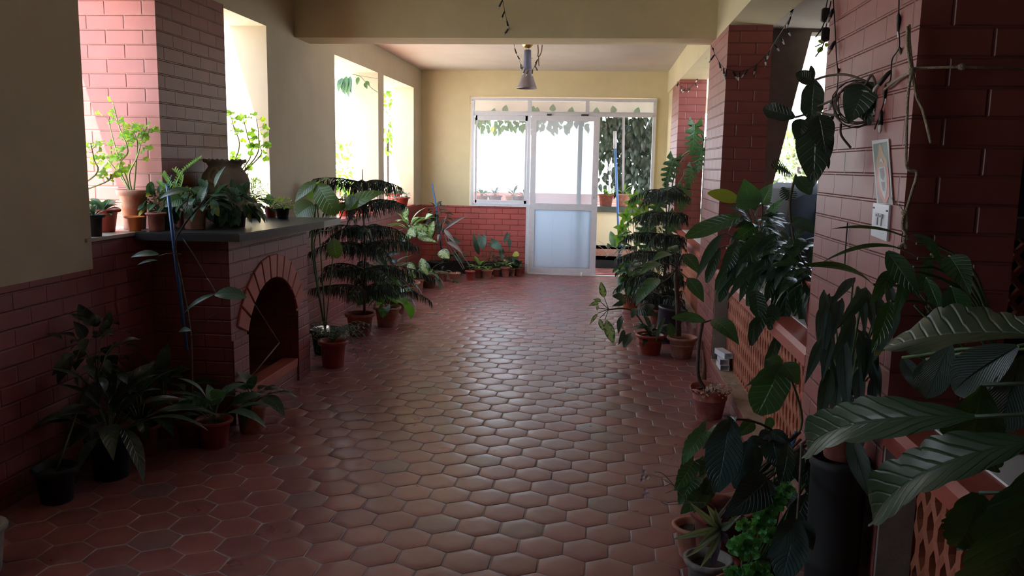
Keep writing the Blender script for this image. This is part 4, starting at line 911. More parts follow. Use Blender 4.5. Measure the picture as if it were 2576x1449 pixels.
# sill pots ---------------------------------------------------------------------
t = potted('young_houseplant', 'small plant with round grey-green leaves in a clean red plastic pot, foremost on the sill', (-2.66, 4.20, 1.106), .084, .062, .122, M_redpl)
B = LB(60); rosette(B, (-2.66, 4.20, 1.20), 20, .10, .045, 'ell', el=(15, 85), droop=.5); B.build(t, L_silver)
t = potted('geranium', 'tall geranium with bare twisted stems, tallest plant on the sill, in a large red pot', (-2.60, 4.41, 1.106), .078, .058, .22, M_terra)
B = LB(61); g0 = (-2.60, 4.41, 1.28)
geranium(B, g0, [[at(300, 420, 4.38), at(322, 380, 4.38), at(300, 320, 4.36), at(285, 262, 4.36)], [at(325, 440, 4.38), at(345, 395, 4.37), at(358, 345, 4.36), at(366, 325, 4.36)], [at(345, 370, 4.38), at(342, 345, 4.38)], [at(300, 440, 4.4), at(270, 400, 4.38)], [at(312, 430, 4.4), at(290, 370, 4.38), at(272, 300, 4.38)]], 4, leaves=15)
B.build(t, L_geran, simple('geranium_stem', (.22, .24, .10), .7))
t = potted('geranium', 'smaller geranium beside the plastered wall edge, half hidden by it', (-2.80, 4.02, 1.106), .07, .055, .20, M_terra2)
B = LB(62); geranium(B, (-2.80, 4.02, 1.28), [[at(240, 440, 4.0), at(236, 400, 4.0), at(228, 360, 3.98)], [at(262, 460, 4.0), at(280, 440, 4.0)]], 5, leaves=10); B.build(t, L_geran, simple('geranium_stem', (.22, .24, .10), .7))
t = potted('seedling_pot', 'small orange pot between the clean red pot and the tall geranium', (-2.535, 4.30, 1.106), .045, .033, .08, simple('orange_plastic', (.6, .16, .04), .45)); B = LB(63); rosette(B, (-2.66, 4.47, 1.17), 9, .06, .02, 'ell', el=(20, 80)); B.build(t, L_yell)
t = potted('dark_pot_succulent', 'narrow dark pot with a small succulent at the very corner of the plastered wall', (-2.54, 3.94, 1.106), .042, .034, .11, M_blackpl); B = LB(64); rosette(B, (-2.54, 3.94, 1.2), 12, .06, .022, 'obl', el=(20, 85)); B.build(t, L_dark)
t = potted('moss_fern', 'feathery light green fern behind the blue stake on the sill', (-2.41, 4.60, 1.107), .05, .045, .13, M_terra2); B = LB(65); bush(B, (-2.43, 4.55, 1.27), (.12, .09, .075), 420, .022, .008, 'lance', hang=0, stems=12); B.build(t, L_fern)
t = potted('trailing_pothos', 'trailing plant in a dark green pot, just left of the blue stake on the slate', (-2.46, 4.46, 1.107), .055, .045, .105, simple('dark_green_plastic', (.02, .05, .035), .4)); B = LB(66)
bush(B, (-2.47, 4.45, 1.25), (.10, .09, .08), 46, .06, .035, 'heart', hang=.5, stems=10); B.leaf(at(455, 500, 4.3), at(415, 520, 4.25), .10, 'ovate', nrm=(0, -1, .5)); B.build(t, L_mid)
t = potted('arrowhead_plant', 'bushy arrowhead plant with pale-centred leaves in a terracotta pot, before the urn', (-2.29, 4.50, 1.107), .068, .055, .12, M_terra); B = LB(67)
bush(B, (-2.27, 4.52, 1.265), (.18, .12, .085), 105, .065, .038, 'heart', hang=.35, stems=16); pl(B, [(540, 470, 4.4, 568, 418, 4.4, 14, 'lance'), (505, 500, 4.4, 520, 470, 4.4, 24, 'heart')]); B.build(t, L_silver)
t = potted('arrowhead_plant', 'arrowhead plant spreading over the slate to the right of the terracotta pot', (-2.14, 4.72, 1.107), .055, .045, .09, M_blackpl); B = LB(68)
bush(B, (-2.14, 4.70, 1.24), (.17, .13, .09), 75, .07, .04, 'heart', hang=.6, stems=12); B.build(t, L_silver)
t = potted('sprawling_fern', 'bright leggy fern-like plant arching up beside the blue stake', (-2.42, 4.32, 1.107), .045, .04, .10, M_terra2); B = LB(69)
for P in ([(440, 470), (455, 440), (480, 418), (503, 402)], [(430, 470), (418, 450), (410, 440)], [(452, 480), (458, 450), (440, 430)], [(425, 480), (410, 472), (400, 462)]):
    S = spline([at(*p, 4.45) for p in P], 5); B.stem([Vector((-2.42, 4.32, 1.19))]+S, .0016)
    for i in range(len(S)):
        for sg in (-1, 1): B.leaf(S[i], S[i]+Vector((.012*sg, -.004, .018+.004*sg))*1.2, .009, 'ell', nrm=(0, -1, .4), seg=3, half=1)
B.build(t, L_light)
# the urn
def urn():
    c = Vector((-2.335, 5.0, 1.107)); t = thing('clay_urn', 'round grey clay urn with a scroll relief, slits and frilled rim on the slate mantel', 'urn', c)
    mt = simple('grey_clay', (.20, .165, .14), .85, bump=.3, bscale=60, mottle=.25, mscale=10)
    bm = bmesh.new(); prof = [(.07, 0), (.09, .01), (.125, .10), (.145, .19), (.148, .25), (.135, .30), (.108, .335), (.098, .35), (.108, .37), (.128, .385), (.130, .392), (.118, .39), (.095, .365), (.09, .33), (.12, .25), (.0001, .04)]
    lathe(bm, prof, 40, c)
    for v in bm.verts:
        z = v.co.z-c.z
        if z > .375: v.co.z += .008*math.sin(14*math.atan2(v.co.y-c.y, v.co.x-c.x))
    body = obj('body', bm, mt, t)
    def on(a, z):  # point on the belly surface
        for (r0, z0), (r1, z1) in zip(prof, prof[1:]):
            if z0 <= z <= z1: r_ = r0+(r1-r0)*(z-z0)/(z1-z0); break
        return c+Vector((math.cos(a)*r_, math.sin(a)*r_, z))
    a0 = math.radians(-78); bm = bmesh.new()
    sp_ = [(math.radians(-2), .30), (math.radians(-14), .325), (math.radians(-26), .30), (math.radians(-22), .255), (math.radians(-4), .235), (math.radians(2), .20), (math.radians(-10), .175), (math.radians(-24), .19), (math.radians(-30), .22), (math.radians(-24), .245)]
    tube(bm, spline([on(a0+a*1.2, z+.012) for a, z in sp_], 5), .014, 8); obj('scroll_relief', bm, mt, t)
    for a, z, s in ((14, .235, 1), (30, .25, -1), (20, .17, 1), (36, .19, -1), (8, .16, -1), (-40, .15, 1), (0, .13, 1), (44, .235, 1)):
        bm = bmesh.new(); p, q = on(a0+math.radians(a-3), z-.012*s), on(a0+math.radians(a+4), z+.012*s); tube(bm, [p, (p+q)/2, q], [.001, .0045, .001], 5); obj('slit', bm, M_mattblack, t)
urn()
for i, (x, y, r_, h_, mt_, lab, nm) in enumerate((
    (-2.72, 5.62, .08, .15, M_terra, 'tall geranium in the second opening, backlit behind the urn', 'geranium'),
    (-2.38, 5.50, .055, .10, M_blackpl, 'feathery asparagus fern in a black pot to the right of the urn', 'asparagus_fern'),
    (-2.60, 5.93, .06, .11, M_redpl, 'grey-leaved bushy herb in a small red pot against the window jamb', 'dusty_herb'),
    (-2.16, 5.48, .05, .075, M_blackpl, 'low green cushion plant in a black pot near the slate edge', 'cushion_plant'),
    (-2.30, 5.80 - .18, .045, .07, M_redpl, 'small round-leaved plant in a red pot, last on the slate toward the far end', 'jade_plant'))):
    t = potted(nm, lab, (x, y, 1.107), r_, r_*.75, h_, mt_); B = LB(70+i)
    if i == 0:
        geranium(B, (x, y, 1.22), [[at(628, 400, 5.6), at(622, 340, 5.6), at(612, 300, 5.6)], [at(640, 400, 5.6), at(650, 340, 5.6), at(645, 300, 5.6)], [at(600, 380, 5.6), at(588, 320, 5.6), at(580, 290, 5.6)], [at(648, 400, 5.6), at(656, 370, 5.6)], [at(615, 430, 5.6), at(598, 400, 5.6)]], 8, leaves=12, lw=.05); B.build(t, L_geran, simple('geranium_stem', (.22, .24, .10), .7))
    elif i == 1: bush(B, (x, y, 1.29), (.13, .12, .09), 520, .028, .006, 'lance', hang=.1, stems=14); B.build(t, L_fern)
    elif i == 2: bush(B, (x, y, 1.30), (.08, .10, .09), 130, .03, .012, 'ell', hang=0, stems=10); B.build(t, L_silver)
    elif i == 3: bush(B, (x, y, 1.21), (.08, .07, .04), 160, .02, .01, 'ell', hang=0, stems=8); B.build(t, L_fern)
    else: rosette(B, (x, y, 1.17), 14, .09, .045, 'ell', el=(5, 80)); B.build(t, L_mid)
# stakes
bm = bmesh.new(); tube(bm, [at(421, 462, 4.13), at(436, 600, 4.16), at(470, 880, 4.2)], .0095, 10)
bs = thing('blue_stake', 'long blue pipe rising from the dark corner past the mantel, green ribbon at its tip', 'stake', at(470, 880, 4.2))
obj('pipe', bm, M_bluep, bs); bm = bmesh.new()
for P in ([(421, 468), (428, 452), (432, 440)], [(421, 468), (432, 462), (441, 455), (440, 466)], [(421, 468), (414, 462), (405, 460)], [(421, 468), (424, 478), (418, 486)]): tube(bm, spline([at(*p, 4.12) for p in P], 4), .0018, 5)
obj('ribbon', bm, simple('green_ribbon', (.05, .45, .35), .5), bs)
# tall philodendron growing by the stake
t = potted('tall_philodendron', 'leggy philodendron by the blue stake with single silvery leaves on long stems', (-2.12, 4.05, 0), .085, .065, .15, M_terra2); B = LB(80)
wt = dict(seg=12, half=3, fold=.15, nrm=(0, -.7, .8), yel=.1)
pl(B, [(480, 478, 4.0, 402, 500, 3.95, 28, 'lance', wt), (400, 640, 4.0, 328, 648, 3.95, 24, 'lance', wt), (396, 655, 4.0, 344, 668, 3.95, 10, 'lance', wt), (540, 740, 4.0, 462, 790, 3.95, 16, 'lance', wt), (620, 748, 4.0, 540, 742, 3.95, 44, 'ell', wt), (450, 835, 4.0, 480, 832, 3.95, 18, 'ell', wt), (470, 510, 4.05, 482, 545, 4.0, 26, 'ovate', wt)])
S = spline([(-2.12, 4.05, .1), at(480, 850, 4.05), at(455, 700, 4.05), at(440, 620, 4.05), at(460, 570, 4.05), at(500, 520, 4.05), at(524, 490, 4.05)], 6); B.stem(S, .006)
for a, b in (((455, 640), (400, 645)), ((460, 600), (520, 700)), ((520, 700), (545, 742)), ((465, 550), (478, 480)), ((480, 850), (540, 790)), ((500, 520), (480, 478))): B.stem(bez(at(*a, 4.05), at(*b, 4.0), n=5, sag=-.01), .003)
B.build(t, L_silver, M_bark)
# dark corner pots
for i, (x, y, rt, h, mt_, lab, n_, ln, nm) in enumerate((
    (-1.99, 4.03, .088, .15, M_redpl, 'peace lily in the red pot standing foremost in the dark corner', 15, .24, 'peace_lily'),
    (-1.90, 4.30, .085, .17, M_terra, 'peace lily in the rounder dusty pot beside the fireplace corner', 14, .22, 'peace_lily'),
    (-2.30, 3.86, .09, .16, M_terra2, 'leafy plant deep in the dark corner, left of the red pot', 20, .32, 'shade_lily'),
    (-2.27, 3.55, .10, .20, M_blackpl, 'tall dark bushy plant against the brick dado, nearest in the corner', 26, .36, 'shade_bush'),
    (-2.34, 4.16, .10, .22, M_redpl, 'wide plant behind the others against the fireplace side', 18, .26, 'shade_fern'))):
    t = potted(nm, lab, (x, y, 0), rt, rt*.76, h, mt_, seed=30+i); B = LB(90+i)
    rosette(B, (x, y, h*.85), n_, ln, .075, 'ovate' if i < 2 else 'lance', el=(25, 88), pet=.5, droop=.9); B.build(t, (L_silver, L_dark, L_dark, L_black, L_dark)[i])
t = potted('corner_shrub', 'shadowy shrub whose leaf clump stands half way up the brick dado', (-2.34, 3.25, 0), .085, .065, .16, M_blackpl); B = LB(96); bush(B, (-2.32, 3.55, .62), (.13, .17, .17), 60, .08, .05, 'ovate', stems=10, hang=.4)
B.stem(bez((-2.34, 3.25, .12), (-2.32, 3.5, .5), n=5), .005); B.build(t, L_black)
# after the fireplace
t = potted('sword_fern', 'dark sword fern drooping over its red pot just past the fireplace', (-1.93, 5.82, 0), .10, .078, .20, M_redpl); B = LB(97)
for k in range(34):
    a = k*2.4; l = B.r.uniform(.22, .36); h = Vector((math.cos(a), math.sin(a), 0)); c0 = Vector((-1.93, 5.82, .18)); P = bez(c0, c0+h*l+Vector((0, 0, B.r.uniform(-.14, .12))), c0+h*l*.5+Vector((0, 0, .22)), n=9); B.stem(P, .0016, 4)
    for i in range(2, 9):
        s = h.cross(Vector((0, 0, 1)))
        for sg in (-1, 1): B.leaf(P[i], P[i]+s*sg*.035+h*.012-Vector((0, 0, .012)), .013, 'lance', nrm=(0, 0, 1), seg=2, half=1)
B.build(t, L_dark)
t = potted('elephant_ear', 'plant with wide bright green leaves over the large old terracotta pot', (-1.93, 7.40, 0), .118, .09, .19, M_terra, seed=9, chip=.04); B = LB(98)
pl(B, [(955, 700, 7.2, 1005, 738, 7.1, 48, 'heart', dict(wav=.08, nrm=(0, -.6, .9))), (950, 690, 7.2, 985, 690, 7.1, 26, 'lance'), (945, 720, 7.2, 965, 762, 7.1, 40, 'heart'), (940, 695, 7.2, 905, 690, 7.1, 40, 'heart'), (930, 745, 7.2, 900, 768, 7.1, 34, 'heart')], yel=.3)
rosette(B, (-1.93, 7.40, .16), 12, .26, .13, 'heart', el=(10, 70), pet=.6, droop=1.0); B.build(t, leafmat('leaf_fresh_green', (.05, .16, .03), trans=.3))
t = potted('norfolk_pine', 'broad norfolk island pine with dark tiers against the left windows', (-2.06, 6.95, 0), .12, .09, .2, M_terra2); B = LB(99)
norfolk(B, (-2.02, 6.95, .15), .42, 1.32, 6, .60, 12, az0=.3, n=7, nlen=.16, dens=.0085, droop=.12); B.build(t, L_needle, M_bark)
t = potted('bird_of_paradise', 'tall plant with very large leaves rising behind the far end of the mantel', (-2.12, 6.22, 0), .12, .09, .2, M_blackpl); B = LB(100)
w5 = dict(seg=16, half=3, fold=.15, arch=.1)
pl(B, [(798, 462, 6.0, 848, 540, 5.9, 54, 'obl', dict(w5, yel=.2)), (797, 458, 6.0, 742, 508, 5.95, 34, 'lance', dict(w5)), (800, 462, 6.0, 828, 450, 5.95, 34, 'ovate', dict(w5, nrm=(0, -.4, 1))), (790, 515, 6.05, 745, 545, 6.0, 66, 'round', dict(w5)),
    (866, 525, 6.0, 968, 482, 5.95, 40, 'lance', dict(w5)), (870, 515, 6.0, 836, 538, 5.95, 20, 'lance', dict(w5)), (800, 500, 6.1, 770, 470, 6.05, 34, 'ell', dict(w5)), (840, 600, 6.1, 848, 650, 6.1, 44, 'ell', dict(w5)), (868, 524, 6., 900, 500, 5.95, 46, 'ell', dict(w5))])
B.stem(spline([(-2.12, 6.22, .15), at(786, 640, 6.15), at(790, 556, 6.1), at(796, 500, 6.05), at(798, 462, 6.0)], 5), .008); B.stem(spline([(-2.12, 6.22, .15), at(790, 610, 6.15), at(840, 575, 6.1), at(867, 522, 6.0)], 5), .0055); B.stem(bez((-2.12, 6.22, .2), at(842, 600, 6.1), n=5), .005)
B.stem(spline([(-2.12, 6.22, .15), at(800, 540, 6.12), at(790, 515, 6.05)], 5), .006); B.build(t, leafmat('leaf_big_green', (.05, .10, .03), trans=.45))
t = potted('dieffenbachia', 'dieffenbachia with cream-splashed leaves catching the light near the far left corner', (-2.10, 9.0, 0), .115, .085, .19, M_terra, seed=11); B = LB(101)
pl(B, [(1082, 600, 8.8, 1092, 556, 8.75, 22, 'ell'), (1078, 580, 8.8, 1036, 570, 8.7, 22, 'ell'), (1040, 578, 8.8, 1080, 592, 8.7, 20, 'lance'), (1030, 575, 8.8, 1045, 596, 8.7, 26, 'ell'), (1070, 550, 8.8, 1088, 540, 8.7, 16, 'lance'), (1050, 595, 8.8, 1100, 610, 8.7, 18, 'lance'),
    (1025, 590, 8.8, 1000, 612, 8.7, 16, 'lance'), (1020, 600, 8.8, 1010, 630, 8.7, 16, 'lance'), (1105, 632, 8.8, 1130, 650, 8.7, 30, 'ell'), (1060, 650, 8.8, 1078, 700, 8.7, 24, 'lance'), (1030, 660, 8.8, 1045, 700, 8.7, 26, 'ell'), (1022, 520, 8.8, 1020, 548, 8.8, 18, 'ell')])
rosette(B, (-2.10, 9.0, .75), 18, .26, .06, 'ell', el=(0, 80), droop=.8); B.stem(spline([(-2.1, 9.0, .15), (-2.12, 8.98, .45), (-2.1, 9.0, .76)], 4), .012, 7); B.build(t, L_varieg)
t = potted('snake_dracaena', 'yellow-green strap-leaved plant low in the shade before the cream-splashed one', (-2.18, 8.35, 0), .10, .075, .17, M_terra2); B = LB(102)
pl(B, [(975, 640, 8.2, 1006, 636, 8.1, 12, 'obl'), (980, 650, 8.2, 1000, 662, 8.1, 12, 'obl'), (978, 645, 8.2, 956, 632, 8.1, 14, 'obl')], yel=.99); rosette(B, (-2.18, 8.35, .3), 26, .34, .05, 'lance', el=(10, 85), droop=.9); B.build(t, L_dark)
for i, (x, y, rt, h, mt_, lab, nm) in enumerate((
    (-2.13, 9.45, .105, .165, M_terra, 'low pot of hanging green leaves between the splashed plant and the corner', 'hanging_pothos'),
    (-2.05, 9.85, .09, .16, M_terra2, 'small-leaved plant in a tall pot next to the first small floor pots', 'small_ivy'),
    (-2.02, 8.05, .11, .19, M_terra2, 'dark-leaved plant beside the pot of wide bright leaves', 'rubber_plant'))):
    t = potted(nm, lab, (x, y, 0), rt, rt*.76, h, mt_, seed=50+i); B = LB(103+i); rosette(B, (x, y, h*.85), 22, .24, .06, 'ovate', el=(0, 85), droop=1.1); B.build(t, (L_mid, L_silver, L_dark)[i])
# troughs and caladiums at the end wall
for i, (x0, x1, lab) in enumerate(((-2.30, -1.72, 'long black planter trough against the end wall, nearer the left corner'), (-1.68, -1.08, 'long black planter trough against the end wall, nearer the door'))):
    t = thing('planter_trough', lab, 'planter', ((x0+x1)/2, 11.30, 0)); bm = bmesh.new(); vs = bx(bm, x0, x1, 11.20, 11.43, 0, .155)
    for v in vs[:4]: v.co.x += .02*(1 if v.co.x < (x0+x1)/2 else -1); v.co.y += .02*(1 if v.co.y < 11.3 else -1)
    f = [f for f in bm.faces if all(abs(v.co.z-.155) < 1e-4 for v in f.verts)]; r_ = bmesh.ops.inset_region(bm, faces=f, thickness=.012); bmesh.ops.translate(bm, verts=f[0].verts, vec=(0, 0, -.025))
    obj('trough', bm, M_blackpl, t); box('soil', x0+.02, x1-.02, 11.22, 11.41, .12, .14, M_soil, t)
    B = LB(110+i)
    rows = ([(1205, 640, 11.25, 1190, 585, 11.2, 14, 'lance'), (1130, 600, 11.2, 1160, 612, 11.1, 16, 'lance'), (1140, 640, 11.2, 1168, 660, 11.1, 16, 'lance')] if i == 0 else
            [(1212, 596, 11.2, 1215, 628, 11.1, 24, 'heart'), (1238, 610, 11.2, 1264, 628, 11.1, 22, 'heart'), (1278, 590, 11.2, 1268, 612, 11.1, 12, 'heart'), (1262, 632, 11.2, 1264, 655, 11.1, 14, 'heart'), (1282, 600, 11.25, 1282, 625, 11.2, 10, 'lance'), (1300, 640, 11.2, 1290, 660, 11.1, 14, 'heart')])
    pl(B, rows, nrm=(0, -1, .2), yel=.3)
    for r in rows: p = at(*r[:3]); B.stem(bez((min(max(p.x, x0+.1), x1-.1), 11.3, .13), p, n=5, c=(p.x, 11.3, p.z-.05)), .0022)
    bush(B, ((x0+x1)/2, 11.28, .22), (.24, .07, .07), 40, .07, .04, 'heart', stems=8, hang=.3); B.build(t, L_silver)
# row of small pots
small = [((-2.02, 10.50), .088, .11, 'M_terrap', 'small bleached pot first in the row, before the dead stalks'), ((-1.84, 10.46), .078, .112, 'M_terra', 'small pot with a trailing stem of round leaves hanging to the floor'), ((-1.67, 10.66), .07, .12, 'M_redpl', 'small smooth red pot holding the foot of the dead stalks'),
         ((-1.585, 10.86), .058, .125, 'M_terra2', 'small dark pot with bright green-white leaves behind the smooth red one'), ((-1.475, 10.86), .08, .112, 'M_terra', 'small pot with a whitish rim and two seedlings, middle of the row'), ((-1.37, 11.06), .058, .105, 'M_terra2', 'little pot with one pale round-leaved seedling, under the heart leaves'),
         ((-1.25, 11.06), .066, .132, 'M_terrap', 'small pale pot with white-patterned leaves, third from the door'), ((-1.165, 11.20-.04), .045, .10, 'M_terra', 'tiny pot with a yellow leaf above it, second from the door'), ((-1.08, 11.17), .055, .115, 'M_terra2', 'small pot with dark leaves, closest to the sliding door')]
for i, ((x, y), rt, h, mt_, lab) in enumerate(small):
    t = potted('small_pot', lab, (x, y, 0), rt*.93, rt*.68, h, globals()[mt_], 'small pots along the end wall', seed=60+i, rim=.006, cat='pot'); B = LB(120+i)
    if i == 1:
        for P in ([(1135, 684), (1120, 700), (1142, 706), (1146, 710)], [(1150, 682), (1165, 690), (1152, 706), (1148, 712)]): B.stem(spline([(x, y, .1)]+[at(*p, 10.32) for p in P], 4), .003)
        for p in ((1141, 708), (1149, 709)): q = at(*p, 10.3); B.leaf(q+Vector((0, 0, .02)), q-Vector((0, 0, .02)), .035, 'round', nrm=(0, -1, 0))
    else: rosette(B, (x, y, h*.85), (4, 0, 5, 14, 5, 4, 9, 8, 14)[i], (.10, 0, .12, .16, .09, .10, .13, .17, .13)[i], (.03, 0, .03, .05, .03, .03, .055, .045, .05)[i], 'ovate', el=(25, 85), pet=.5, droop=.8, srad=.0015)
    if i == 7: pl(B, [(1290, 640, 11.15, 1306, 642, 11.1, 16, 'round')], yel=.99)
    B.build(t, (L_silver, L_silver, L_mid, L_light, L_light, L_light, L_varieg, L_mid, L_dark)[i])
t = thing('dead_stalks', 'bundle of withered grey stalks and folded leaves leaning from the row of small pots', 'dead plant', (-1.75, 10.6, .1)); B = LB(140)
for P in ([(1165, 678), (1148, 650), (1128, 620), (1118, 590)], [(1168, 676), (1155, 650), (1132, 612), (1120, 575)], [(1185, 672), (1165, 645), (1150, 620)], [(1105, 610), (1112, 580), (1122, 545)]): B.stem(spline([at(p[0], p[1], 10.6) for p in P], 4), .0055)
pl(B, [(1118, 578, 10.6, 1176, 542, 10.5, 9, 'lance'), (1118, 578, 10.6, 1148, 615, 10.5, 11, 'lance'), (1120, 585, 10.6, 1140, 600, 10.5, 9, 'lance'), (1125, 610, 10.6, 1165, 640, 10.5, 13, 'lance'), (1105, 590, 10.6, 1102, 610, 10.5, 7, 'lance')], fold=.8, yel=.1)
B.build(t, simple('withered_grey', (.22, .19, .17), .8), simple('withered_grey', (.22, .19, .17), .8))
bm = bmesh.new(); tube(bm, [at(1087, 462, 11.2), at(1097, 520, 11.2), at(1112, 640, 11.25)], .011, 8); tag(obj('blue_stake', bm, M_bluep), 'dusty blue stake standing in the far left corner', 'stake')
t = potted('climbing_vine', 'thin vine around the dusty blue stake in the far left corner', (-2.2, 10.95, 0), .10, .08, .2, M_blackpl); B = LB(141)
bush(B, (-2.18, 10.98, .78), (.17, .10, .20), 44, .09, .05, 'heart', hang=.6, stems=8); B.stem(bez((-2.2, 10.95, .16), (-2.18, 10.98, .8), n=5), .005); B.build(t, L_black)
# window bowls and outside shrubs seen through the left windows
for i, (x, y, r_, h_, lab) in enumerate(((-2.50, 9.75, .10, .10, 'red bowl of grey-green rosettes on the sill of the last window, nearer'), (-2.46, 10.25, .11, .12, 'red ribbed bowl on the sill of the last window, nearest the corner'), (-2.62, 10.55, .09, .16, 'red pot at the outer side of the last window sill'), (-2.55, 8.25, .09, .12, 'red trough of small plants on the sill of the third window'), (-2.56, 8.8, .09, .11, 'low red pot on the third window sill, beside the slim post'))):
    t = potted('bowl_planter', lab, (x-.04, y, .956), r_, r_*.72, h_, M_redpl, 'red planters on the left window sills', rim=.012); B = LB(150+i); bush(B, (x-.04, y, .956+h_+.02), (.10, .10, .045), 60, .045, .022, 'ell', hang=0, stems=6); B.build(t, L_silver)
t = thing('window_vine', 'vine with long drooping leaves along a wire across the top of the third window', 'vine', at(890, 190, 9.0)); B = LB(160); S = spline([at(842, 200, 9.0), at(880, 188, 9.0), at(905, 192, 9.05), at(918, 205, 9.1), at(935, 222, 9.15), at(950, 232, 9.2)], 5); B.stem(S, .0035); B.stem([at(890, 188, 9.05), at(950, 198, 9.2)], .002)
for x0, y0, x1, y1, w_ in ((862, 196, 852, 232, 16), (872, 192, 868, 240, 18), (882, 192, 878, 246, 20), (860, 200, 848, 214, 10), (902, 194, 898, 214, 10), (918, 208, 924, 224, 10), (920, 204, 930, 216, 9), (866, 200, 864, 236, 14), (884, 196, 884, 236, 12)): pl(B, [(x0, y0, 9.0, x1, y1, 8.98, w_, 'lance')])
B.build(t, L_mid)
for i, (px_, py_, Y, rx, rz, n_, lab) in enumerate(((868, 425, 10.2, .28, .34, 260, 'sunlit yellow-green shrub outside the third window'), (975, 300, 12.5, .16, .50, 140, 'sunlit hanging foliage outside the last window'))):
    p = at(px_, py_, Y); t = thing('garden_shrub', lab, 'shrub', (p.x, p.y, -.3)); B = LB(170+i); bush(B, p, (rx, rx, rz), n_, .09, .05, 'ovate', hang=.2, stems=12); B.stem([(p.x, p.y, -.3), (p.x, p.y, p.z-rz*.6)], .018); B.build(t, L_light, M_bark)
# greyish rim of a pot at the left edge of the frame
bm = bmesh.new(); lathe(bm, [(.05, 0), (.06, .02), (.075, .16), (.088, .175), (.09, .185), (.085, .195), (.07, .19), (.06, .1), (.0001, .1)], 26, az(-42, 1449, 0.)+Vector((0, 0, 0)))
tag(obj('stone_vase', bm, simple('grey_stone', (.30, .28, .25), .8, mottle=.3)), 'grey stone vase on the floor cut by the left edge of the frame', 'vase')
bm = bmesh.new(); rd = random.Random(5); cl_ = [(1000, 806), (1008, 812)]; leaf(bm, az(993, 797)+Vector((0, 0, .02)), az(1015, 815)+Vector((0, 0, .006)), .03, 'lance', nrm=(0, 0, 1), rnd=rd, yel=0); tag(obj_raw('fallen_leaf', bm, simple('dead_leaf', (.07, .03, .02), .8)), 'curled dead leaf on the floor beside the large old terracotta pot', 'leaf')
# ================================================================== LAMP, LIGHT STRINGS, ROPE, PICTURE
lp = Vector((-.807, 8.85, 0)); t = thing('pendant_lamp', 'ceiling lamp with a small brass dome and a grey flared metal shade', 'lamp', (lp.x, lp.y, ZC))
bm = bmesh.new(); lathe(bm, [(.0001, 2.70), (.03, 2.703), (.052, 2.72), (.062, 2.745), (.062, ZC)], 26, (lp.x, lp.y, 0)); obj('ceiling_rose', bm, simple('brass', (.45, .33, .13), .3, metal=.9), t)
bm = bmesh.new(); lathe(bm, [(.031, 2.683), (.034, 2.62), (.037, 2.53), (.045, 2.48), (.062, 2.42), (.082, 2.36), (.102, 2.305), (.110, 2.292), (.106, 2.294), (.078, 2.36), (.04, 2.48), (.028, 2.68)], 34, (lp.x, lp.y, 0)); sh = obj('lamp_shade', bm, simple('grey_lilac_metal', (.20, .17, .20), .4, metal=.3, mottle=.2, mscale=20), t)
bm = bmesh.new(); lathe(bm, [(.036, 2.684), (.0385, 2.62), (.0415, 2.53), (.047, 2.487)], 30, (lp.x, lp.y, 0)); obj('upper_sleeve', bm, simple('blue_grey_enamel', (.10, .11, .19), .4, metal=.3), t)
bm = bmesh.new()
for s in (-.014, .010): tube(bm, [(lp.x+s, lp.y, 2.68), (lp.x+s*1.3, lp.y-.005, 2.71)], .003, 5)
tube(bm, [(lp.x+.04, lp.y-.01, 2.60), (lp.x+.055, lp.y-.01, 2.60)], .003, 5); obj('bracket', bm, simple('brass', (.45, .33, .13), .3, metal=.9), t)
M_cord = simple('black_cord', (.012, .012, .012), .5); M_bulb = simple('milky_bulb', (.65, .65, .62), .3)
def light_string(label, P, n, seed, rad=.0022, blen=.05, drop=None, bulbs=True, dirs=None, group='fairy light strings'):
    t = thing('fairy_lights', label, 'string lights', P[0], group); S = spline(P, 8); bm = bmesh.new(); tube(bm, S, rad, 5); obj('cord', bm, M_cord, t); R = random.Random(seed)
    for i in range(n):
        q = S[int((i+.5)/n*(len(S)-1))]; d = Vector((R.uniform(-.8, .8), R.uniform(-.4, .4), -1)).normalized(); L = blen*R.uniform(.8, 1.1)
        bm = bmesh.new(); tube(bm, [q, q+d*L*.25, q+d*L], [.0022, .0065, .0075], 7); so_ = obj('socket', bm, M_cord, t)
        bm = bmesh.new(); tube(bm, [q+d*L*.96, q+d*(L+.016), q+d*(L+.026)], [.006, .006, .001], 7); obj('bulb', bm, M_bulb, so_)
Yb = 6.6
light_string('string of small lights hanging from the beam and looping round the pendant lamp', [at(1262, -15, 6.4), at(1272, 40, Yb), at(1283, 80, Yb+.2), at(1296, 125, 8.0), at(1310, 160, 8.5), at(1322, 172, 8.66), at(1338, 176, 8.7), at(1350, 158, 8.75), at(1356, 142, 8.8)], 15, 1, blen=.055)
bm = bmesh.new()
for P in ([(1353, 113), (1354, 128), (1353, 141)], [(1364, 113), (1362, 130), (1357, 141), (1352, 141)], [(1355, 141), (1355, 150), (1356, 166)]): tube(bm, spline([at(*p, 8.85) for p in P], 4), .006, 6)
tag(obj('twine_hook', bm, simple('brown_twine', (.12, .08, .05), .9)), 'loop of brown twine hanging from the ceiling beside the pendant lamp', 'twine')
light_string('string of small lights swagged across the near side of the middle brick pier', [ax(1788, 112, .825), ax(1800, 140, .825), ax(1818, 168, .82), at(1832, 175, 6.03), at(1860, 180, 6.03), at(1895, 168, 6.03), at(1928, 138, 6.03), at(1944, 112, 6.0), at(1966, 78, 5.9), at(1990, 40, 5.7), at(2008, -5, 5.5)], 16, 2)
light_string('short string of small lights swagged on the far brick pier', [ax(1703, 205, .82), at(1712, 216, 9.68), at(1727, 223, 9.68), at(1742, 216, 9.68), at(1755, 198, 9.66), at(1765, 180, 9.4), at(1777, 150, 8.4), at(1788, 115, 7.2)], 9, 3, blen=.04)
XF = XR-.008
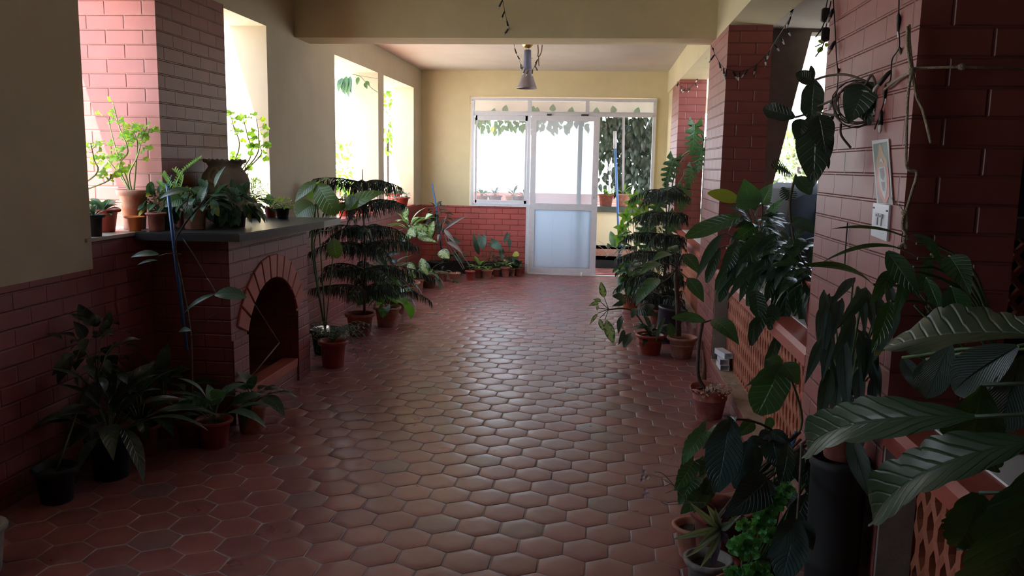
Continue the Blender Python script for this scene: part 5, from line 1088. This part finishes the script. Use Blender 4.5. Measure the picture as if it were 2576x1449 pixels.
light_string('vertical light cord down the far edge of the near brick pier', [ax(2095, -20, XF), ax(2100, 60, XF), ax(2104, 140, XF), ax(2108, 200, XF), ax(2100, 270, XF), ax(2096, 300, XF)], 5, 4, blen=.045)
light_string('second vertical light cord nearer the corner of the near pier, bending left', [ax(2262, -20, XF), ax(2260, 60, XF), ax(2262, 118, XF), ax(2244, 150, XF), ax(2240, 200, XF), ax(2226, 215, XF), ax(2222, 260, XF), ax(2200, 325, XF)], 5, 5, blen=.05)
bm = bmesh.new(); tube(bm, spline([ax(2132, 560, XF), ax(2128, 610, XF), ax(2124, 680, XF)], 4), .0025, 5); tag(obj('cable', bm, M_cord), 'short black cable running down the brick pier left of the switch plate', 'cable')
for (y0, y1, lab) in ((22, 54, 'upper black light-string controller box at the edge of the near pier'), (72, 102, 'lower black light-string controller box against the bright gap')):
    p = at(2076, (y0+y1)/2, 3.30); t = thing('controller_box', lab, 'controller', p, 'light string controllers'); bm = bmesh.new(); bx(bm, p.x-.014, p.x+.014, p.y-.012, p.y+.012, p.z-.025, p.z+.025); bmesh.ops.bevel(bm, geom=list(bm.edges), offset=.004, segments=2, affect='EDGES'); obj('case', bm, M_cord, t)
    bm = bmesh.new(); tube(bm, spline([p-Vector((0, 0, .02)), p+Vector((-.01, 0, -.05)), p+Vector((-.03, 0, -.08))], 4), .0025, 5); tube(bm, spline([p+Vector((0, 0, .02)), p+Vector((.005, 0, .06)), p+Vector((.012, 0, .12))], 4), .0025, 5); obj('lead', bm, M_cord, t)
# rope on the pier
M_rope = simple('jute_rope', (.38, .31, .22), .9, bump=1, bscale=300)
t = thing('jute_rope', 'jute rope knotted at the corner of the near pier with a line running right', 'rope', at(2290, 178, 2.40)); Yf = 2.405
bm = bmesh.new()
for P in ([at(2287, 62, Yf), at(2288, 110, Yf), at(2296, 178, Yf)], [at(2283, 66, Yf), at(2283, 120, Yf), at(2293, 178, Yf)], [at(2296, 180, Yf), at(2305, 240, Yf), at(2322, 280, Yf), at(2342, 360, Yf)], [at(2294, 180, Yf), at(2284, 240, Yf), at(2280, 360, Yf), at(2282, 422, Yf), at(2306, 434, Yf), at(2295, 480, Yf), at(2278, 535, Yf)], [ax(2292, 182, XF-.004), ax(2260, 198, XF-.004), ax(2225, 225, XF-.004)]): tube(bm, spline(P, 5), .0042, 7)
tube(bm, [at(2298, 172, Yf), at(2420, 168, Yf), at(2600, 174, Yf)], .0038, 6)
for dx in (-.004, .004): tube(bm, spline([at(2277, 535, Yf)+Vector((dx*.5, 0, 0)), at(2276, 570, Yf)+Vector((dx*1.6, 0, 0)), at(2278, 600, Yf)+Vector((-dx, 0, 0)), at(2268, 625, Yf)+Vector((dx*3, 0, 0))], 4), .0048, 6)
obj('strand', bm, M_rope, t)
for c in (at(2294, 178, Yf-.003), at(2419, 168, Yf), at(2277, 534, Yf-.002)): bm = bmesh.new(); bmesh.ops.create_icosphere(bm, subdivisions=2, radius=.0115, matrix=Matrix.Translation(c) @ Matrix.Diagonal((1, .7, .8, 1))); obj('knot', bm, M_rope, t)
bm = bmesh.new()
for k in range(7): c = ax(2270-k*4, 528-k*4, XF-.006); tube(bm, [c, c+Vector((-.004, -.006*(k % 3), .008+.003*(k % 2)))], .0008, 4)
obj('frayed_end', bm, M_rope, t)
# picture and switch plate on the inner face of the near pier
def onface(px_, py_, d=.004): p = ax(px_, py_, XR); return Vector((XR-d, p.y, p.z))
t = thing('devotional_picture', 'tall narrow colour picture with a white border, taped to the brick pier', 'picture', onface(2222, 440))
C4 = [onface(2197, 354), onface(2239, 349), onface(2250, 515), onface(2210, 512)]
def bil(u, v, d=0): p = (C4[0]*(1-u)+C4[1]*u)*(1-v)+(C4[3]*(1-u)+C4[2]*u)*v; return p-Vector((d, 0, 0))
def patch(bm, pts, d, mi=0): bm.faces.new([bm.verts.new(bil(u, v, d)) for u, v in pts]).material_index = mi
bm = bmesh.new(); F = [bm.verts.new(bil(u, v, .001)) for u, v in ((0, 0), (1, 0), (1, 1), (0, 1))]; K = [bm.verts.new(bil(u, v, -.002)) for u, v in ((0, 0), (1, 0), (1, 1), (0, 1))]; bm.faces.new(F); bm.faces.new(K[::-1])
for i in range(4): bm.faces.new((F[i], F[(i+1) % 4], K[(i+1) % 4], K[i]))
obj('white_border', bm, simple('paper_white', (.62, .60, .56), .5), t)
pm = [simple('print_dark_green', (.03, .07, .035), .4), simple('print_ochre', (.32, .16, .05), .4), simple('print_red', (.45, .06, .03), .4), simple('print_silver', (.40, .42, .40), .4), simple('print_brown', (.09, .05, .035), .4)]
bm = bmesh.new(); patch(bm, [(.08, .06), (.92, .04), (.93, .40), (.08, .42)], .0016, 0); patch(bm, [(.08, .42), (.93, .40), (.94, .99), (.1, .99)], .0016, 4)
patch(bm, [(.5, .06), (.6, .10), (.66, .2), (.86, .34), (.84, .46), (.2, .46), (.2, .34), (.38, .2), (.42, .1)], .002, 1)
patch(bm, [(.18, .46), (.9, .44), (.92, .7), (.84, .88), (.66, .98), (.48, .98), (.26, .86), (.16, .66)], .0024, 2)
patch(bm, [(.34, .44), (.74, .42), (.80, .58), (.76, .76), (.62, .92), (.54, .92), (.38, .78), (.28, .6)], .0028, 3)
patch(bm, [(.40, .46), (.66, .44), (.68, .56), (.58, .64), (.44, .60)], .0032, 4); patch(bm, [(.44, .66), (.66, .66), (.60, .80), (.5, .80)], .0032, 4); patch(bm, [(.46, .30), (.60, .30), (.66, .38), (.54, .34), (.42, .38)], .0032, 3)
obj('printed_image', bm, pm, t)
t = thing('switch_plate', 'white electrical switch plate with two slim rocker switches on the brick pier', 'switch', onface(2220, 560))
C4 = [onface(2203, 510), onface(2244, 517), onface(2237, 608), onface(2197, 592)]
def slab(bm, u0, u1, v0, v1, d0, d1, mi=0):
    A = [bm.verts.new(bil(u, v, d1)) for u, v in ((u0, v0), (u1, v0), (u1, v1), (u0, v1))]; Bq = [bm.verts.new(bil(u, v, d0)) for u, v in ((u0, v0), (u1, v0), (u1, v1), (u0, v1))]
    bm.faces.new(A)
    for i in range(4): bm.faces.new((A[i], A[(i+1) % 4], Bq[(i+1) % 4], Bq[i]))
bm = bmesh.new(); slab(bm, 0, 1, 0, 1, -.003, .004); bmesh.ops.bevel(bm, geom=[e for e in bm.edges], offset=.0015, segments=2, affect='EDGES'); obj('plate', bm, simple('switch_white', (.68, .70, .74), .25), t)
for u in (.28, .52):
    bm = bmesh.new(); slab(bm, u, u+.18, .28, .40, .004, .009); slab(bm, u-.03, u+.12, .40, .62, .004, .0075); obj('rocker', bm, simple('switch_grey', (.45, .45, .46), .3), t)
    bm = bmesh.new(); slab(bm, u+.05, u+.13, .31, .37, .009, .0094); obj('marking', bm, M_cord, t)
for u, v in ((.08, .14), (.90, .16)): bm = bmesh.new(); slab(bm, u-.03, u+.05, v-.02, v+.03, .004, .006); obj('screw', bm, M_cord, t)
# ================================================================== OUTSIDE THINGS
for i, (px_, r_, h_, mt_, lab) in enumerate(((1524, .12, .19, M_terra2, 'red pot on the porch ledge next to the sliding door'), (1568, .11, .20, M_terra, 'red pot on the porch ledge behind the blue pole'), (1617, .085, .14, M_terra, 'smallest red pot on the porch ledge, nearest the frame'), (1212, .10, .12, M_terra2, 'dark pot seen low through the window, at its left'), (1245, .11, .13, M_terra2, 'dark pot seen through the window, second from its left'), (1290, .12, .13, M_terra, 'round pot seen through the middle of the window'), (1318, .10, .13, M_terra2, 'dark pot seen through the window beside its right stile'))):
    p = at(px_, 515, 13.15); t = potted('ledge_pot', lab, (p.x, 13.15, .886), r_, r_*.75, h_, mt_, 'pots on the porch ledge', cat='pot', seed=80+i); B = LB(180+i); rosette(B, (p.x, 13.15, .886+h_*.85), 18, .2, .035, 'lance', el=(20, 85), droop=.9); B.build(t, (L_light, L_light, L_mid, L_mid, L_dark, L_dark, L_dark)[i])
t = thing('blue_pole', 'thin blue pole with a grey cap leaning on the porch beyond the open doorway', 'pole', at(1560, 655, 12.7)); bm = bmesh.new(); tube(bm, [at(1548, 372, 12.8), at(1552, 480, 12.8), at(1559, 660, 12.65)], .018, 10); obj('pole', bm, M_bluep, t); bm = bmesh.new(); tube(bm, [at(1547, 330, 12.8), at(1547, 374, 12.8)], .026, 10); obj('cap', bm, simple('grey_cap', (.4, .42, .45), .5), t)
bm = bmesh.new(); tube(bm, [at(1569, 292, 13.1), at(1567, 518, 13.1)], .018, 8); tag(obj('porch_post', bm, simple('grey_post', (.30, .28, .30), .6)), 'slim grey post between the porch ledge and its roof, right of the blue pole', 'post')
for i, (x0, x1, y0, y1, z0, z1, mt_, lab) in enumerate(((-.12, .62, 12.35, 12.62, -.008, .155, M_blackpl, 'black planter trough on the porch floor beyond the doorway'), (-.05, .58, 12.66, 12.90, -.008, .29, M_terra, 'terracotta planter trough behind the black one on the porch'))):
    t = thing('porch_trough', lab, 'planter', ((x0+x1)/2, (y0+y1)/2, z0)); bm = bmesh.new(); vs = bx(bm, x0, x1, y0, y1, z0, z1); f = [f for f in bm.faces if all(abs(v.co.z-z1) < 1e-4 for v in f.verts)]; bmesh.ops.inset_region(bm, faces=f, thickness=.015); bmesh.ops.translate(bm, verts=f[0].verts, vec=(0, 0, -.03)); obj('trough', bm, mt_, t)
    B = LB(190+i)
    if i == 0:
        for k in range(12): a = at(B.r.uniform(1520, 1590), B.r.uniform(635, 650), 12.5); B.stem(bez(a, a+Vector((B.r.uniform(-.25, .3), -.1, B.r.uniform(.02, .2))), n=4, sag=-.03), .003)
        B.build(t, L_dry, M_pale)
    else: pl(B, [(1545, 625, 12.7, 1536, 582, 12.7, 20, 'ell'), (1538, 630, 12.7, 1528, 612, 12.7, 10, 'ell')], yel=.1); B.build(t, L_mid)
# dark vine curtain on the porch, right of the door, and leaves under the porch beam
t = thing('vine_curtain', 'dense dark vine hanging from the porch beam in the open doorway view', 'vine', (.33, 13.2, 2.4)); B = LB(200); R = B.r
for k in range(1000):
    x = R.uniform(1505, 1650); v = R.random(); y = 290+205*v
    if v > .5 and x < 1545 and R.random() < .85: continue
    if v > .8 and R.random() < .5: continue
    Yv = R.uniform(13.18, 13.7); p = at(x, y, Yv); B.leaf(p, p+Vector((R.uniform(-.05, .05), R.uniform(-.04, .02), -R.uniform(.08, .16))), R.uniform(.05, .085), 'ovate', nrm=(R.uniform(-.6, .6), -1, R.uniform(-.3, .5)))
for k in range(14): x = R.uniform(1510, 1645); B.stem(spline([at(x, 285, 13.4), at(x+R.uniform(-15, 15), 380, 13.4), at(x+R.uniform(-15, 15), 500, 13.4)], 4), .006)
B.build(t, L_black, M_bark)
t = thing('beam_creeper', 'creeper leaves fringing the porch beam, seen through the top of the window', 'vine', (-1.3, 13.2, 2.4)); B = LB(201); R = B.r
for k in range(150):
    x = R.uniform(1196, 1480); y = 292+R.random()**1.6*36; p = at(x, y, R.uniform(13.1, 13.5)); B.leaf(p, p+Vector((R.uniform(-.06, .06), 0, -R.uniform(.06, .13))), R.uniform(.05, .09), 'ovate', nrm=(R.uniform(-.5, .5), -1, .2))
for x, y in ((1270, 270), (1340, 272), (1350, 275), (1390, 268), (1435, 275), (1240, 278), (1500, 276), (1545, 272), (1600, 276)): p = at(x, y+12, 13.15); B.leaf(p, p+Vector((R.uniform(-.05, .05), 0, .11)), .10, 'ovate', nrm=(0, -1, 0))
B.stem([at(1190, 288, 13.3), at(1300, 284, 13.3), at(1480, 285, 13.3)], .008); B.build(t, L_mid)
# parked car beyond the parapet
def car():
    t = thing('parked_car', 'dark parked car seen through leaves beyond the middle parapet', 'car', (2.45, 9.2, -.3))
    bm = bmesh.new(); secs = [(7.55, .50, .60, .68), (7.6, .30, .95, .74), (7.75, .28, 1.0, .76), (8.0, .28, 1.28, .70), (8.35, .28, 1.36, .64), (9.6, .28, 1.36, .64), (10.2, .28, 1.05, .72), (10.25, .28, 1.0, .76), (11.0, .30, .92, .74), (11.15, .45, .7, .66)]
    rings = []
    for y, zb, zt, hw in secs:
        hb = .78; P = []
        for x, z in ((-hb, zb-.3), (-hb-.01, min(zt, .55)-.1), (-hb+.03, min(zt, .88)), (-hw+.02, max(zt-.06, .5)), (-hw+.14, zt), (hw-.14, zt), (hw-.02, max(zt-.06, .5)), (hb-.03, min(zt, .88)), (hb+.01, min(zt, .55)-.1), (hb, zb-.3)): P.append(bm.verts.new((2.45+x, y, z)))
        rings.append(P)
    for a, b in zip(rings, rings[1:]):
        for i in range(len(a)): bm.faces.new((a[i], a[(i+1) % 10], b[(i+1) % 10], b[i])).smooth = True
    bm.faces.new(rings[0][::-1]); bm.faces.new(rings[-1]); obj('body', bm, simple('dark_car_paint', (.003, .003, .004), .8, spec=.08), t)
    box('rear_window', 1.95, 2.95, 7.74, 7.86, 1.0, 1.22, simple('car_glass', (.004, .004, .005), .6, spec=.1), t); box('bumper', 1.72, 3.18, 7.50, 7.62, .12, .34, simple('dark_bumper', (.03, .03, .03), .5), t); box('chrome_strip', 1.85, 2.6, 7.545, 7.60, .80, .83, simple('chrome', (.8, .8, .82), .1, metal=1), t)
    for y in (8.2, 10.6):
        for x in (1.70, 3.16):
            bm = bmesh.new(); bmesh.ops.create_cone(bm, cap_ends=True, segments=28, radius1=.30, radius2=.30, depth=.18, matrix=Matrix.Translation((x, y, .0)) @ Matrix.Rotation(PI/2, 4, 'Y')); obj('wheel', bm, M_blackpl, t)
car()
# neighbour's tiled roof and hedge
t = thing('tiled_roof_house', 'neighbouring house corner with a brown tiled roof beyond the near pier', 'house', (4.2, 13.5, -.3))
bm = bmesh.new(); A = [bm.verts.new(v) for v in ((2.70, 12.0, 2.83), (6.2, 12.0, 2.83), (6.2, 14.2, 3.7), (3.1, 14.2, 3.7), (2.70, 12.0, 2.77), (6.2, 12.0, 2.77), (6.2, 14.2, 3.64), (3.1, 14.2, 3.64))]
for q in ((0, 1, 2, 3), (7, 6, 5, 4), (0, 4, 5, 1), (1, 5, 6, 2), (2, 6, 7, 3), (3, 7, 4, 0)): bm.faces.new([A[i] for i in q])
obj('roof', bm, brickmat('roof_tiles', (.16, .10, .085), bw=.3, bh=.06), t); box('fascia', 2.80, 6.1, 12.02, 12.10, 2.47, 2.78, simple('grey_fascia', (.32, .30, .28), .8), t); box('wall', 3.5, 6.0, 12.3, 14.1, -.3, 2.8, M_beige, t)
for i, (px_, py_, Y, rx, rz, n_, lab) in enumerate(((2010, 420, 17, 1.1, .75, 1400, 'grey-green garden tree beyond the parked car'), (1985, 455, 22, 2.4, 1.0, 1500, 'wide pale hedge at the far side of the yard'))):
    p = at(px_, py_, Y); t = thing(('garden_tree', 'garden_hedge')[i], lab, ('tree', 'hedge')[i], (p.x, p.y, -.3)); B = LB(210+i); bush(B, p, (rx, rx*.7, rz), n_, .16, .08, 'ovate', stems=12, hang=.1, inner=.1); B.stem([(p.x, p.y, -.3), (p.x, p.y, p.z)], .07); B.build(t, L_tree, M_bark)
t = thing('eave_creeper', 'sprig of round bright leaves beside the controller boxes in the bright gap', 'vine', at(2070, 110, 3.8)); B = LB(220); B.stem(spline([at(2090, 95, 3.9), at(2070, 108, 3.8), at(2050, 118, 3.8)], 4), .0025); pl(B, [(2066, 100, 3.8, 2062, 108, 3.8, 12, 'round'), (2070, 120, 3.8, 2056, 130, 3.8, 12, 'round'), (2080, 108, 3.8, 2078, 118, 3.8, 10, 'round')], nrm=(0, -1, 0)); B.build(t, L_light)
